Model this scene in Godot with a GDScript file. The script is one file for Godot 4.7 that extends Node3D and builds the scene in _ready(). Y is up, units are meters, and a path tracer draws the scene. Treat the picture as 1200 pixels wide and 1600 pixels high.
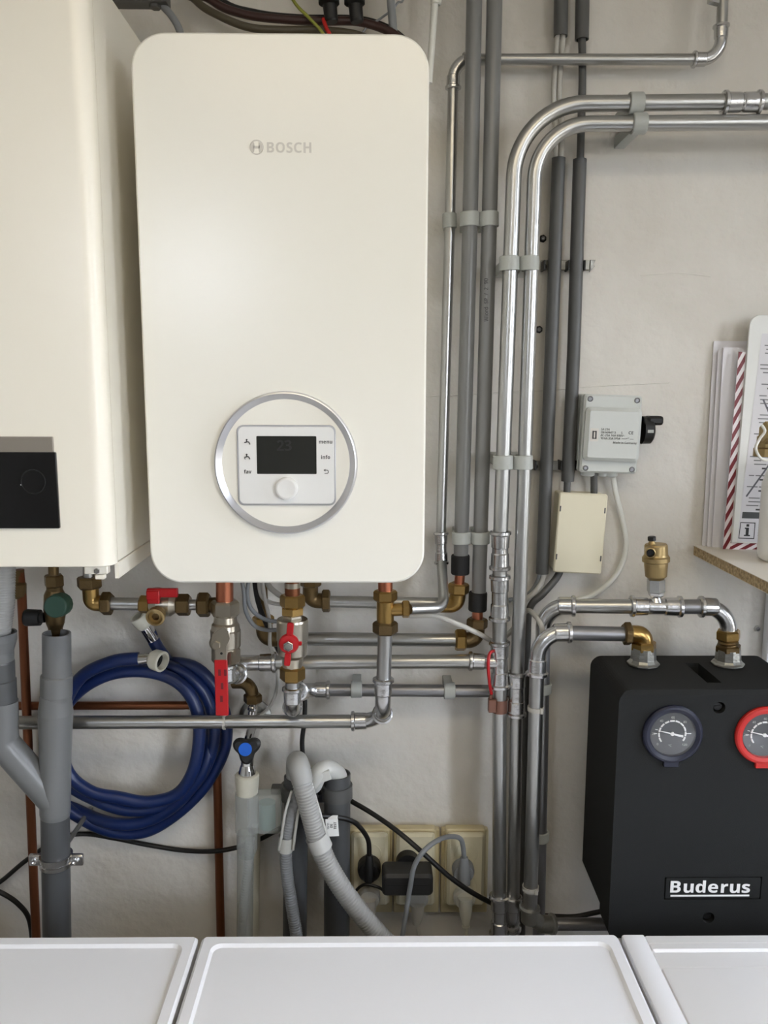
extends Node3D
# Utility room wall: two gas boilers, pipework, pump group and three appliance tops. Units are metres, the plastered wall is the plane z = 0.

const FOCAL := 1290.0
const SKY := 23.0
const EXPO := 1.08
const LAMP := 0.7
const EYE := Vector3(0.0, 1.628, 1.4)
var look: Basis
var counts := {}
var m := {}

# ---------------------------------------------------------------- measuring
func P(px: float, py: float, z: float) -> Vector3:      # the place at distance z from the wall that was measured at this spot of the photograph
	var d: Vector3 = look * Vector3((px - 600.0) / FOCAL, (800.0 - py) / FOCAL, -1.0)
	return EYE + d * ((z - EYE.z) / d.z)

func L(a: Array) -> PackedVector3Array:
	var out := PackedVector3Array()
	for p in a:
		out.append(P(p[0], p[1], p[2]))
	return out

func S(w: float, py: float, z: float) -> float:         # length in metres of w measured pixels
	return P(600.0 + w * 0.5, py, z).distance_to(P(600.0 - w * 0.5, py, z))

# ---------------------------------------------------------------- mesh building
class MB:
	var v := PackedVector3Array()
	var n := PackedVector3Array()
	var t := PackedVector2Array()

	func tri(a: Vector3, b: Vector3, c: Vector3, na: Vector3, nb: Vector3, nc: Vector3, ta := Vector2.ZERO, tb := Vector2.ZERO, tc := Vector2.ZERO) -> void:
		var g := (b - a).cross(c - a)
		if g.length_squared() < 1e-18:
			return
		if g.dot(na + nb + nc) > 0.0:
			v.append(a); v.append(c); v.append(b)
			n.append(na); n.append(nc); n.append(nb)
			t.append(ta); t.append(tc); t.append(tb)
		else:
			v.append(a); v.append(b); v.append(c)
			n.append(na); n.append(nb); n.append(nc)
			t.append(ta); t.append(tb); t.append(tc)

	func quad(a: Vector3, b: Vector3, c: Vector3, d: Vector3, nn: Vector3) -> void:     # a b c d round the edge, uv 0..1
		tri(a, b, c, nn, nn, nn, Vector2(0, 0), Vector2(1, 0), Vector2(1, 1))
		tri(a, c, d, nn, nn, nn, Vector2(0, 0), Vector2(1, 1), Vector2(0, 1))

	static func side_of(d: Vector3) -> Vector3:
		var u := d.cross(Vector3.UP if absf(d.y) < 0.8 else Vector3.RIGHT)
		return u.normalized()

	func tube(path: PackedVector3Array, r, sides := 16, caps := true) -> MB:            # r: one radius, or one for each point
		var k := path.size()
		var tan := PackedVector3Array()
		for i in k:
			tan.append((path[mini(i + 1, k - 1)] - path[maxi(i - 1, 0)]).normalized())
		var u := side_of(tan[0])
		var s := 0.0
		var rows := []
		for i in k:
			if i:
				s += path[i].distance_to(path[i - 1])
			u = (u - tan[i] * u.dot(tan[i])).normalized()
			var w := tan[i].cross(u)
			var ri: float = r[i] if r is Array or r is PackedFloat32Array else r
			var slope := 0.0
			if r is Array or r is PackedFloat32Array:
				var i0 := maxi(i - 1, 0)
				var i1 := mini(i + 1, k - 1)
				slope = (r[i1] - r[i0]) / maxf(path[i1].distance_to(path[i0]), 1e-5)
			var pv := PackedVector3Array()
			var pn := PackedVector3Array()
			for j in sides + 1:
				var a := TAU * j / sides
				var q := u * cos(a) + w * sin(a)
				pv.append(path[i] + q * ri)
				pn.append((q - tan[i] * slope).normalized())
			rows.append([pv, pn, s])
		for i in k - 1:
			strip(rows[i], rows[i + 1], sides)
		if caps:
			for e in [[0, -1.0], [k - 1, 1.0]]:
				var nn: Vector3 = tan[e[0]] * e[1]
				for j in sides:
					tri(path[e[0]], rows[e[0]][0][j], rows[e[0]][0][j + 1], nn, nn, nn)
		return self

	func strip(a: Array, b: Array, sides: int) -> void:
		for j in sides:
			var u0 := float(j) / sides
			var u1 := float(j + 1) / sides
			tri(a[0][j], a[0][j + 1], b[0][j + 1], a[1][j], a[1][j + 1], b[1][j + 1], Vector2(u0, a[2]), Vector2(u1, a[2]), Vector2(u1, b[2]))
			tri(a[0][j], b[0][j + 1], b[0][j], a[1][j], b[1][j + 1], b[1][j], Vector2(u0, a[2]), Vector2(u1, b[2]), Vector2(u0, b[2]))

	func lathe(at: Vector3, dir: Vector3, prof: Array, sides := 24, flat := false, turn := 0.0) -> MB:    # prof: [height, radius] pairs along dir
		var d := dir.normalized()
		var u := side_of(d)
		var w := d.cross(u)
		for i in prof.size() - 1:
			var h0: float = prof[i][0]
			var r0: float = prof[i][1]
			var h1: float = prof[i + 1][0]
			var r1: float = prof[i + 1][1]
			var e := Vector2(h1 - h0, r1 - r0)
			if e.length() < 1e-7:
				continue
			e = e.normalized()
			for j in sides:
				var a0 := TAU * (j + turn) / sides
				var a1 := TAU * (j + 1 + turn) / sides
				var q0 := u * cos(a0) + w * sin(a0)
				var q1 := u * cos(a1) + w * sin(a1)
				var n0 := q0 * e.x - d * e.y
				var n1 := q1 * e.x - d * e.y
				if flat:
					n0 = (n0 + n1).normalized()
					n1 = n0
				var p00 := at + d * h0 + q0 * r0
				var p01 := at + d * h0 + q1 * r0
				var p10 := at + d * h1 + q0 * r1
				var p11 := at + d * h1 + q1 * r1
				tri(p00, p01, p11, n0, n1, n1, Vector2(float(j) / sides, h0), Vector2(float(j + 1) / sides, h0), Vector2(float(j + 1) / sides, h1))
				tri(p00, p11, p10, n0, n1, n0, Vector2(float(j) / sides, h0), Vector2(float(j + 1) / sides, h1), Vector2(float(j) / sides, h1))
		return self

	func hexa(at: Vector3, dir: Vector3, r: float, length: float, turn := 0.5) -> MB:   # a chamfered six-sided nut, r to its corners
		var c := minf(length * 0.16, r * 0.16)
		return lathe(at, dir, [[0.0, 0.0], [0.0, r * 0.86], [c, r], [length - c, r], [length, r * 0.86], [length, 0.0]], 6, true, turn)

	func prism(o: PackedVector2Array, xf: Transform3D, depth: float, bevel := 0.0, hole := PackedVector2Array()) -> MB:   # outline in xf's xy plane, from z = 0 to z = depth; hole: an outline of as many points
		var k := o.size()
		if Geometry2D.is_polygon_clockwise(o):
			o = o.duplicate()
			o.reverse()
			if hole.size():
				hole = hole.duplicate()
				hole.reverse()
		var en := PackedVector2Array()
		for i in k:
			var e := (o[(i + 1) % k] - o[i]).normalized()
			en.append(Vector2(e.y, -e.x))
		var ins := PackedVector2Array()
		for i in k:
			var a := en[(i + k - 1) % k]
			var b := en[i]
			ins.append(o[i] - (a + b) / (1.0 + maxf(a.dot(b), -0.6)) * bevel)
		var rings := [[ins, 0.0], [o, bevel], [o, depth - bevel], [ins, depth]]
		for i in k:
			var j := (i + 1) % k
			var nj := en[j]
			var ni := en[(i + k - 1) % k]
			var na := (ni + en[i]).normalized() if ni.dot(en[i]) > 0.75 else en[i]
			var nb := (nj + en[i]).normalized() if nj.dot(en[i]) > 0.75 else en[i]
			for s in 3:
				if s != 1 and bevel <= 0.0:
					continue
				var tilt: float = [-1.0, 0.0, 1.0][s]
				var n0 := (xf.basis * Vector3(na.x, na.y, tilt)).normalized()
				var n1 := (xf.basis * Vector3(nb.x, nb.y, tilt)).normalized()
				var A: PackedVector2Array = rings[s][0]
				var B: PackedVector2Array = rings[s + 1][0]
				var za: float = rings[s][1]
				var zb: float = rings[s + 1][1]
				var p0 := xf * Vector3(A[i].x, A[i].y, za)
				var p1 := xf * Vector3(A[j].x, A[j].y, za)
				var p2 := xf * Vector3(B[j].x, B[j].y, zb)
				var p3 := xf * Vector3(B[i].x, B[i].y, zb)
				tri(p0, p1, p2, n0, n1, n1)
				tri(p0, p2, p3, n0, n1, n0)
		var box := Rect2(o[0], Vector2.ZERO)
		for p in o:
			box = box.expand(p)
		for e in [[0.0, -1.0], [depth, 1.0]]:
			var nn := (xf.basis * Vector3(0, 0, e[1])).normalized()
			if hole.size():
				for i in k:
					var j := (i + 1) % k
					var q := [ins[i], ins[j], hole[j], hole[i]]
					for f in [[0, 1, 2], [0, 2, 3]]:
						tri(xf * Vector3(q[f[0]].x, q[f[0]].y, e[0]), xf * Vector3(q[f[1]].x, q[f[1]].y, e[0]), xf * Vector3(q[f[2]].x, q[f[2]].y, e[0]), nn, nn, nn)
			else:
				var idx := Geometry2D.triangulate_polygon(ins)
				if idx.is_empty():
					for f in range(1, k - 1):
						idx.append_array([0, f, f + 1])
				for f in range(0, idx.size(), 3):
					var a := ins[idx[f]]
					var b := ins[idx[f + 1]]
					var c := ins[idx[f + 2]]
					tri(xf * Vector3(a.x, a.y, e[0]), xf * Vector3(b.x, b.y, e[0]), xf * Vector3(c.x, c.y, e[0]), nn, nn, nn, uvin(a, box), uvin(b, box), uvin(c, box))
		if hole.size():
			for i in k:
				var j := (i + 1) % k
				var e := hole[j] - hole[i]
				if e.length() < 1e-7:
					continue
				var nn := (xf.basis * Vector3(-e.y, e.x, 0)).normalized()
				quad(xf * Vector3(hole[i].x, hole[i].y, 0), xf * Vector3(hole[j].x, hole[j].y, 0), xf * Vector3(hole[j].x, hole[j].y, depth), xf * Vector3(hole[i].x, hole[i].y, depth), nn)
		return self

	func uvin(p: Vector2, b: Rect2) -> Vector2:
		return Vector2((p.x - b.position.x) / b.size.x, 1.0 - (p.y - b.position.y) / b.size.y)

	func box(c: Vector3, size: Vector3, bevel := 0.001) -> MB:
		var h := Vector2(size.x, size.y) * 0.5
		return prism(PackedVector2Array([Vector2(-h.x, -h.y), Vector2(h.x, -h.y), Vector2(h.x, h.y), Vector2(-h.x, h.y)]) if bevel <= 0.0 else MB.rrect(size.x, size.y, bevel * 1.05, 2), Transform3D(Basis(), c - Vector3(0, 0, size.z * 0.5)), size.z, bevel)

	static func rrect(w: float, h: float, r: float, seg := 6) -> PackedVector2Array:
		var o := PackedVector2Array()
		var q := [Vector2(w / 2 - r, h / 2 - r), Vector2(-w / 2 + r, h / 2 - r), Vector2(-w / 2 + r, -h / 2 + r), Vector2(w / 2 - r, -h / 2 + r)]
		for c in 4:
			for i in seg + 1:
				var a := PI / 2 * (c + float(i) / seg)
				o.append(q[c] + Vector2(cos(a), sin(a)) * r)
		return o

	func mesh(shift: Vector3) -> ArrayMesh:
		var arr := []
		arr.resize(Mesh.ARRAY_MAX)
		var vv := PackedVector3Array()
		vv.resize(v.size())
		for i in v.size():
			vv[i] = v[i] - shift
		arr[Mesh.ARRAY_VERTEX] = vv
		arr[Mesh.ARRAY_NORMAL] = n
		arr[Mesh.ARRAY_TEX_UV] = t
		var out := ArrayMesh.new()
		out.add_surface_from_arrays(Mesh.PRIMITIVE_TRIANGLES, arr)
		return out

	func base() -> Vector3:
		var b := AABB(v[0], Vector3.ZERO)
		for p in v:
			b = b.expand(p)
		return Vector3(b.get_center().x, b.position.y, b.get_center().z)

func mb() -> MB:
	return MB.new()

func bend(p: PackedVector3Array, r: float, seg := 10) -> PackedVector3Array:            # a polyline with its corners rounded to radius r
	var out := PackedVector3Array([p[0]])
	for i in range(1, p.size() - 1):
		var a := (p[i - 1] - p[i]).normalized()
		var b := (p[i + 1] - p[i]).normalized()
		var ang := acos(clampf(a.dot(b), -1.0, 1.0))
		if ang > PI - 0.03:
			out.append(p[i])
			continue
		var len := minf(r / tan(ang / 2), minf(p[i].distance_to(p[i - 1]), p[i].distance_to(p[i + 1])) * 0.98)
		var rr := len * tan(ang / 2)
		var c := p[i] + (a + b).normalized() * (rr / sin(ang / 2))
		var v0 := p[i] + a * len - c
		var v1 := p[i] + b * len - c
		var ax := v0.cross(v1).normalized()
		var sweep := PI - ang
		for k in seg + 1:
			out.append(c + v0.rotated(ax, sweep * k / seg))
	out.append(p[-1])
	return out

func curve(p: PackedVector3Array, seg := 8) -> PackedVector3Array:                       # a smooth curve through the points
	var out := PackedVector3Array()
	var k := p.size()
	for i in k - 1:
		var a := p[maxi(i - 1, 0)]
		var d := p[mini(i + 2, k - 1)]
		for s in seg:
			out.append(p[i].cubic_interpolate(p[i + 1], a, d, float(s) / seg))
	out.append(p[-1])
	return out

# ---------------------------------------------------------------- objects
func numbered(called: String) -> String:
	var k: int = counts.get(called, 0)
	counts[called] = k + 1
	return called if k == 0 else "%s_%03d" % [called, k]

func tag(o: Node3D, label: String, category: String, group := "") -> void:
	o.set_meta("label", label)
	o.set_meta("category", category)
	if group:
		o.set_meta("group", group)

func thing(called: String, label: String, category: String, at: Vector3, group := "") -> Node3D:
	var o := Node3D.new()
	o.name = numbered(called)
	o.position = at
	add_child(o)
	tag(o, label, category, group)
	return o

func part(parent: Node3D, called: String, b: MB, mat: Material, label := "") -> MeshInstance3D:
	var o := MeshInstance3D.new()
	o.name = called
	var at := Vector3.ZERO
	var q: Node = parent
	while q != self:
		at += q.position
		q = q.get_parent()
	o.mesh = b.mesh(at)
	o.material_override = mat
	parent.add_child(o, true)
	if label:
		o.set_meta("label", label)
	return o

func single(called: String, label: String, category: String, b: MB, mat: Material, group := "") -> MeshInstance3D:
	var o := MeshInstance3D.new()
	o.name = numbered(called)
	o.position = b.base()
	o.mesh = b.mesh(o.position)
	o.material_override = mat
	add_child(o)
	tag(o, label, category, group)
	return o

func struct(called: String, b: MB, mat: Material) -> MeshInstance3D:
	var o := MeshInstance3D.new()
	o.name = called
	o.position = b.base()
	o.mesh = b.mesh(o.position)
	o.material_override = mat
	add_child(o)
	o.set_meta("kind", "structure")
	return o

func words(parent: Node3D, called: String, text: String, at: Vector3, height: float, mat: Material, bold := true, wide := 1.0, turn := 0.0, align := HORIZONTAL_ALIGNMENT_CENTER, face := "Droid Sans") -> MeshInstance3D:
	var f := SystemFont.new()
	f.font_names = PackedStringArray([face])
	f.font_weight = 700 if bold else 400
	var t := TextMesh.new()
	t.text = text
	t.font = f
	t.font_size = 48
	t.pixel_size = height / (48.0 * 0.714)
	t.depth = 0.0006
	t.curve_step = 1.0
	t.horizontal_alignment = align
	t.material = mat
	var o := MeshInstance3D.new()
	o.name = called
	o.mesh = t
	var from := Vector3.ZERO
	var q: Node = parent
	while q != self:
		from += q.position
		q = q.get_parent()
	o.position = at - from
	o.rotation.z = turn
	o.scale.x = wide
	parent.add_child(o, true)
	return o

# ---------------------------------------------------------------- materials
func mat(color: Color, rough := 0.5, metal := 0.0, spec := 0.5) -> StandardMaterial3D:
	var s := StandardMaterial3D.new()
	s.albedo_color = color
	s.roughness = rough
	s.metallic = metal
	s.metallic_specular = spec
	return s

func noise_tex(freq: float, octaves: int, seed_: int, normal := 0.0, lo := Color.BLACK, hi := Color.WHITE, size := 512) -> NoiseTexture2D:
	var f := FastNoiseLite.new()
	f.noise_type = FastNoiseLite.TYPE_SIMPLEX_SMOOTH
	f.seed = seed_
	f.frequency = freq
	f.fractal_octaves = octaves
	var t := NoiseTexture2D.new()
	t.width = size
	t.height = size
	t.seamless = true
	t.noise = f
	if normal > 0.0:
		t.as_normal_map = true
		t.bump_strength = normal
	else:
		var g := Gradient.new()
		g.set_color(0, lo)
		g.set_color(1, hi)
		t.color_ramp = g
	return t

func relief(s: StandardMaterial3D, t: Texture2D, per_metre: float, strength := 1.0) -> StandardMaterial3D:
	s.normal_enabled = true
	s.normal_texture = t
	s.normal_scale = strength
	s.uv1_triplanar = true
	s.uv1_world_triplanar = true
	s.uv1_scale = Vector3.ONE * per_metre
	return s

func materials() -> void:
	m.plaster = relief(mat(Color.WHITE, 0.85, 0.0, 0.3), noise_tex(0.016, 5, 3, 6.0, Color.BLACK, Color.WHITE, 1024), 1.4, 0.42)
	m.plaster.albedo_texture = noise_tex(0.006, 5, 8, 0.0, Color(0.815, 0.795, 0.76), Color(0.85, 0.835, 0.805))
	m.room = mat(Color(0.62, 0.61, 0.59), 0.9)
	m.ceiling = mat(Color(0.9, 0.89, 0.87), 0.9)
	m.floor = mat(Color(0.36, 0.35, 0.34), 0.8)
	m.enamel = mat(Color(0.95, 0.93, 0.875), 0.3)
	m.panel = mat(Color(0.94, 0.93, 0.89), 0.26)
	m.appliance = mat(Color(0.95, 0.953, 0.965), 0.3)
	m.plastic_white = mat(Color(0.9, 0.9, 0.89), 0.35)
	m.silver = mat(Color(0.78, 0.78, 0.79), 0.33, 0.75)
	m.taupe = mat(Color(0.56, 0.53, 0.49), 0.4, 0.3)
	m.display = mat(Color(0.15, 0.155, 0.145), 0.12)
	m.glass_black = mat(Color(0.03, 0.031, 0.032), 0.22)
	m.ink = mat(Color(0.22, 0.22, 0.22), 0.6)
	m.ink_soft = mat(Color(0.80, 0.785, 0.75), 0.5)
	m.ink_lcd = mat(Color(0.06, 0.06, 0.055), 0.5)
	m.print_white = mat(Color(0.95, 0.95, 0.95), 0.5)
	var scuff := noise_tex(0.03, 4, 21, 0.0, Color(0.30, 0.30, 0.30), Color(0.36, 0.36, 0.36), 256)
	m.steel = mat(Color(0.70, 0.70, 0.69), 1.0, 1.0)
	m.steel.roughness_texture = scuff
	m.steel.uv1_triplanar = true
	m.steel.uv1_world_triplanar = true
	m.steel.uv1_scale = Vector3.ONE * 8.0
	m.steel_dull = mat(Color(0.56, 0.56, 0.57), 0.42, 0.9)
	m.zinc = relief(mat(Color(0.78, 0.78, 0.78), 0.27, 1.0), noise_tex(0.02, 3, 5, 4.0, Color.BLACK, Color.WHITE, 256), 12.0, 0.25)
	m.chrome = mat(Color(0.85, 0.85, 0.85), 0.08, 1.0)
	m.nickel = mat(Color(0.72, 0.69, 0.63), 0.3, 1.0)
	m.cast = relief(mat(Color(0.62, 0.62, 0.6), 0.38, 0.9), noise_tex(0.03, 3, 7, 4.0, Color.BLACK, Color.WHITE, 256), 14.0, 0.5)
	m.brass = relief(mat(Color(0.66, 0.54, 0.33), 0.3, 1.0), noise_tex(0.03, 3, 9, 3.0, Color.BLACK, Color.WHITE, 256), 14.0, 0.35)
	m.brass_old = relief(mat(Color(0.44, 0.365, 0.25), 0.4, 0.9), noise_tex(0.03, 3, 10, 4.0, Color.BLACK, Color.WHITE, 256), 14.0, 0.4)
	m.brass_satin = mat(Color(0.64, 0.555, 0.39), 0.42, 0.85)
	m.copper = mat(Color(0.74, 0.47, 0.36), 0.33, 1.0)
	m.copper_dull = mat(Color(0.52, 0.38, 0.33), 0.45, 0.8)
	m.copper_old = mat(Color(0.50, 0.31, 0.21), 0.4, 0.85)
	m.pvc = mat(Color(0.41, 0.415, 0.415), 0.36)
	m.pvc_dark = mat(Color(0.275, 0.28, 0.285), 0.4)
	m.pipe_gray = mat(Color(0.46, 0.46, 0.455), 0.3)
	m.conduit = mat(Color(0.31, 0.31, 0.305), 0.42)
	m.clip = mat(Color(0.66, 0.67, 0.65), 0.5)
	m.black = mat(Color(0.055, 0.055, 0.055), 0.5)
	m.rubber = mat(Color(0.05, 0.05, 0.05), 0.7)
	m.cable_black = mat(Color(0.06, 0.055, 0.05), 0.45)
	m.cable_brown = mat(Color(0.20, 0.10, 0.08), 0.5)
	m.cable_olive = mat(Color(0.27, 0.24, 0.18), 0.5)
	m.cable_gray = mat(Color(0.5, 0.51, 0.52), 0.5)
	m.cable_light = mat(Color(0.70, 0.69, 0.66), 0.5)
	m.cable_white = mat(Color(0.86, 0.86, 0.83), 0.45)
	m.cable_green = mat(Color(0.55, 0.56, 0.22), 0.5)
	m.red = mat(Color(0.66, 0.05, 0.08), 0.38)
	m.red_print = mat(Color(0.38, 0.05, 0.08), 0.5)
	m.red_bright = mat(Color(0.74, 0.13, 0.11), 0.42)
	m.blue_hose = mat(Color(0.035, 0.125, 0.31), 0.4)
	m.blue = mat(Color(0.06, 0.34, 0.72), 0.4)
	m.navy = mat(Color(0.075, 0.09, 0.17), 0.4)
	m.green = mat(Color(0.14, 0.26, 0.21), 0.5)
	m.foam = relief(mat(Color(0.115, 0.12, 0.12), 0.75, 0.0, 0.35), noise_tex(0.08, 3, 12, 5.0, Color.BLACK, Color.WHITE, 256), 30.0, 0.3)
	m.cream = mat(Color(0.84, 0.81, 0.71), 0.45)
	m.socket = mat(Color(0.80, 0.75, 0.60), 0.4)
	m.box_gray = mat(Color(0.76, 0.77, 0.75), 0.45)
	m.hose_gray = mat(Color(0.60, 0.60, 0.585), 0.45)
	m.hook = mat(Color(0.73, 0.73, 0.71), 0.4)
	m.socket_cover = mat(Color(0.83, 0.80, 0.69), 0.4)
	m.adapter = mat(Color(0.13, 0.13, 0.13), 0.55)
	m.trap = mat(Color(0.72, 0.74, 0.73, 0.36), 0.4)
	m.trap.transparency = BaseMaterial3D.TRANSPARENCY_ALPHA
	m.lens = mat(Color(1, 1, 1, 0.05), 0.03)
	m.lens.transparency = BaseMaterial3D.TRANSPARENCY_ALPHA
	m.dial = mat(Color(0.20, 0.21, 0.23), 0.5)
	m.nut_white = mat(Color(0.78, 0.77, 0.71), 0.45)
	m.shelf_top = mat(Color(0.85, 0.83, 0.79), 0.45)
	m.chip = relief(mat(Color.WHITE, 0.85), noise_tex(0.09, 3, 15, 5.0, Color.BLACK, Color.WHITE, 256), 5.0, 0.4)
	m.chip.albedo_texture = noise_tex(0.10, 3, 14, 0.0, Color(0.50, 0.42, 0.30), Color(0.80, 0.71, 0.55), 256)
	m.paper = mat(Color(0.86, 0.85, 0.86), 0.6)
	m.sleeve = mat(Color(0.84, 0.84, 0.82), 0.35)
	m.print_gray = mat(Color(0.3, 0.3, 0.3), 0.6)

# ---------------------------------------------------------------- pipe fittings
func pipe(parent: Node3D, pts: Array, r: float, mt: Material, round_ := 0.0, called := "pipe", sides := 18) -> MeshInstance3D:
	var p := L(pts)
	if round_ > 0.0:
		p = bend(p, round_, 14)
	return part(parent, called, mb().tube(p, r, sides), mt)

func sleeve(b: MB, at: Vector3, dir: Vector3, r: float) -> void:      # the beaded end of a press fitting
	b.lathe(at, dir, [[0.0, r * 0.98], [0.0, r * 1.25], [r * 0.14, r * 1.48], [r * 0.5, r * 1.5], [r * 0.68, r * 1.27], [r * 2.3, r * 1.23], [r * 2.5, r * 1.06]], 20)

func elbow(parent: Node3D, a: Array, c: Array, e: Array, r: float, ends := 3, mt: Material = null, called := "elbow") -> void:
	var p := L([a, c, e])
	var b := mb()
	b.tube(bend(p, r * 3.4, 12), r * 1.1, 18)
	if ends & 1:
		sleeve(b, p[0], (p[1] - p[0]).normalized(), r)
	if ends & 2:
		sleeve(b, p[2], (p[1] - p[2]).normalized(), r)
	part(parent, called, b, mt if mt else m.zinc)

func coupling(parent: Node3D, a: Array, e: Array, r: float, called := "coupling") -> void:
	var p := L([a, e])
	var b := mb()
	var d := (p[1] - p[0]).normalized()
	sleeve(b, p[0], d, r)
	sleeve(b, p[1], -d, r)
	b.tube(p, r * 1.1, 18)
	part(parent, called, b, m.zinc)

func turned(parent: Node3D, called: String, a: Array, e: Array, prof: Array, mt: Material, sides := 28, flat := false, turn := 0.0, label := "") -> MeshInstance3D:   # prof: [share of the way from a to e, width in pixels]
	var p0 := P(a[0], a[1], a[2])
	var p1 := P(e[0], e[1], e[2])
	var len := p0.distance_to(p1)
	var k := S(1.0, (a[1] + e[1]) * 0.5, (a[2] + e[2]) * 0.5)
	var pr := []
	for q in prof:
		pr.append([q[0] * len, q[1] * k * 0.5])
	return part(parent, called, mb().lathe(p0, p1 - p0, pr, sides, flat, turn), mt, label)

func nut(parent: Node3D, a: Array, e: Array, w: float, mt: Material, called := "nut", turn := 0.5) -> void:
	var p0 := P(a[0], a[1], a[2])
	var p1 := P(e[0], e[1], e[2])
	part(parent, called, mb().hexa(p0, p1 - p0, S(w, (a[1] + e[1]) * 0.5, a[2]) / 1.87, p0.distance_to(p1), turn), mt)

func clip(label: String, px: float, py: float, z: float, w: float, along: Vector3, group := "grey plastic pipe clips", wide := 22.0) -> void:
	var at := P(px, py, z)
	var r := S(w, py, z) * 0.5
	var h := S(wide, py, z)
	var o := thing("pipe_clip", label, "clip", Vector3(at.x, at.y, 0.0), group)
	var a := along.normalized()
	part(o, "ring", mb().lathe(at - a * h * 0.5, a, [[0.0, r * 1.0], [0.0, r * 1.24], [0.001, r * 1.3], [h - 0.001, r * 1.3], [h, r * 1.24], [h, r * 1.0]], 20), m.clip)
	var sz := Vector3(r * 1.5, h * 0.8, z - r) if absf(a.y) > 0.5 else Vector3(h * 0.8, r * 1.5, z - r)
	part(o, "foot", mb().box(Vector3(at.x, at.y, (z - r) * 0.5), sz, 0.001), m.clip)

func resampled(p: PackedVector3Array, step: float) -> PackedVector3Array:
	var c := Curve3D.new()
	c.bake_interval = step
	for q in p:
		c.add_point(q)
	var out := PackedVector3Array()
	var len := c.get_baked_length()
	var k := int(len / step)
	for i in k + 1:
		out.append(c.sample_baked(len * i / k, true))
	return out

func corrugated(p: PackedVector3Array, r: float, pitch: float, deep := 0.12, sides := 18) -> MB:
	var q := resampled(p, pitch * 0.25)
	var rr := PackedFloat32Array()
	for i in q.size():
		rr.append(r * (1.0 - deep * [0.0, 0.5, 1.0, 0.5][i % 4]))
	return mb().tube(q, rr, sides)

func cable(called: String, label: String, pts: Array, r: float, mt: Material, group := "", category := "cable") -> MeshInstance3D:
	return single(called, label, category, mb().tube(curve(L(pts)), r, 10), mt, group)

func zip_tie(label: String, px: float, py: float, z: float, w: float, mt: Material, h := 7.0) -> void:
	var at := P(px, py, z)
	var r := S(w, py, z) * 0.5
	var t := S(h, py, z)
	var b := mb().lathe(at - Vector3(0, t * 0.5, 0), Vector3.UP, [[0.0, r], [0.0, r * 1.12], [t, r * 1.12], [t, r]], 20)
	b.box(at + Vector3(r * 0.6, 0, r), Vector3(r * 0.4, t * 1.3, r * 0.35), 0.0004)
	single("cable_tie", label, "cable tie", b, mt, "white ties round pipes")

# ---------------------------------------------------------------- the scene
func _ready() -> void:
	look = Basis.from_euler(Vector3(deg_to_rad(-8.5), deg_to_rad(-0.67), deg_to_rad(0.17)))
	var cam := Camera3D.new()
	cam.name = "camera"
	cam.transform = Transform3D(look, EYE)
	cam.fov = rad_to_deg(2.0 * atan(800.0 / FOCAL))
	cam.near = 0.02
	cam.far = 50.0
	add_child(cam)
	cam.current = true

	var env := Environment.new()
	var sky := Sky.new()
	var sm := ProceduralSkyMaterial.new()
	sm.sky_top_color = Color(0.86, 0.90, 0.97)
	sm.sky_horizon_color = Color(0.92, 0.94, 0.97)
	sm.ground_bottom_color = Color(0.45, 0.44, 0.42)
	sm.ground_horizon_color = Color(0.60, 0.60, 0.58)
	sm.sun_angle_max = 0.0
	sky.sky_material = sm
	env.background_mode = Environment.BG_SKY
	env.sky = sky
	env.background_energy_multiplier = SKY
	env.tonemap_mode = Environment.TONE_MAPPER_LINEAR
	env.tonemap_exposure = EXPO
	env.sdfgi_enabled = true
	env.ssao_enabled = true
	env.ssil_enabled = true
	var we := WorldEnvironment.new()
	we.name = "world_environment"
	we.environment = env
	add_child(we)

	materials()
	room()
	boilers()
	appliances()
	pump_group()
	shelf()
	wall_pipes()
	boiler_pipes()
	left_pipes()
	electrics()
	drains()
	cables()

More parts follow.
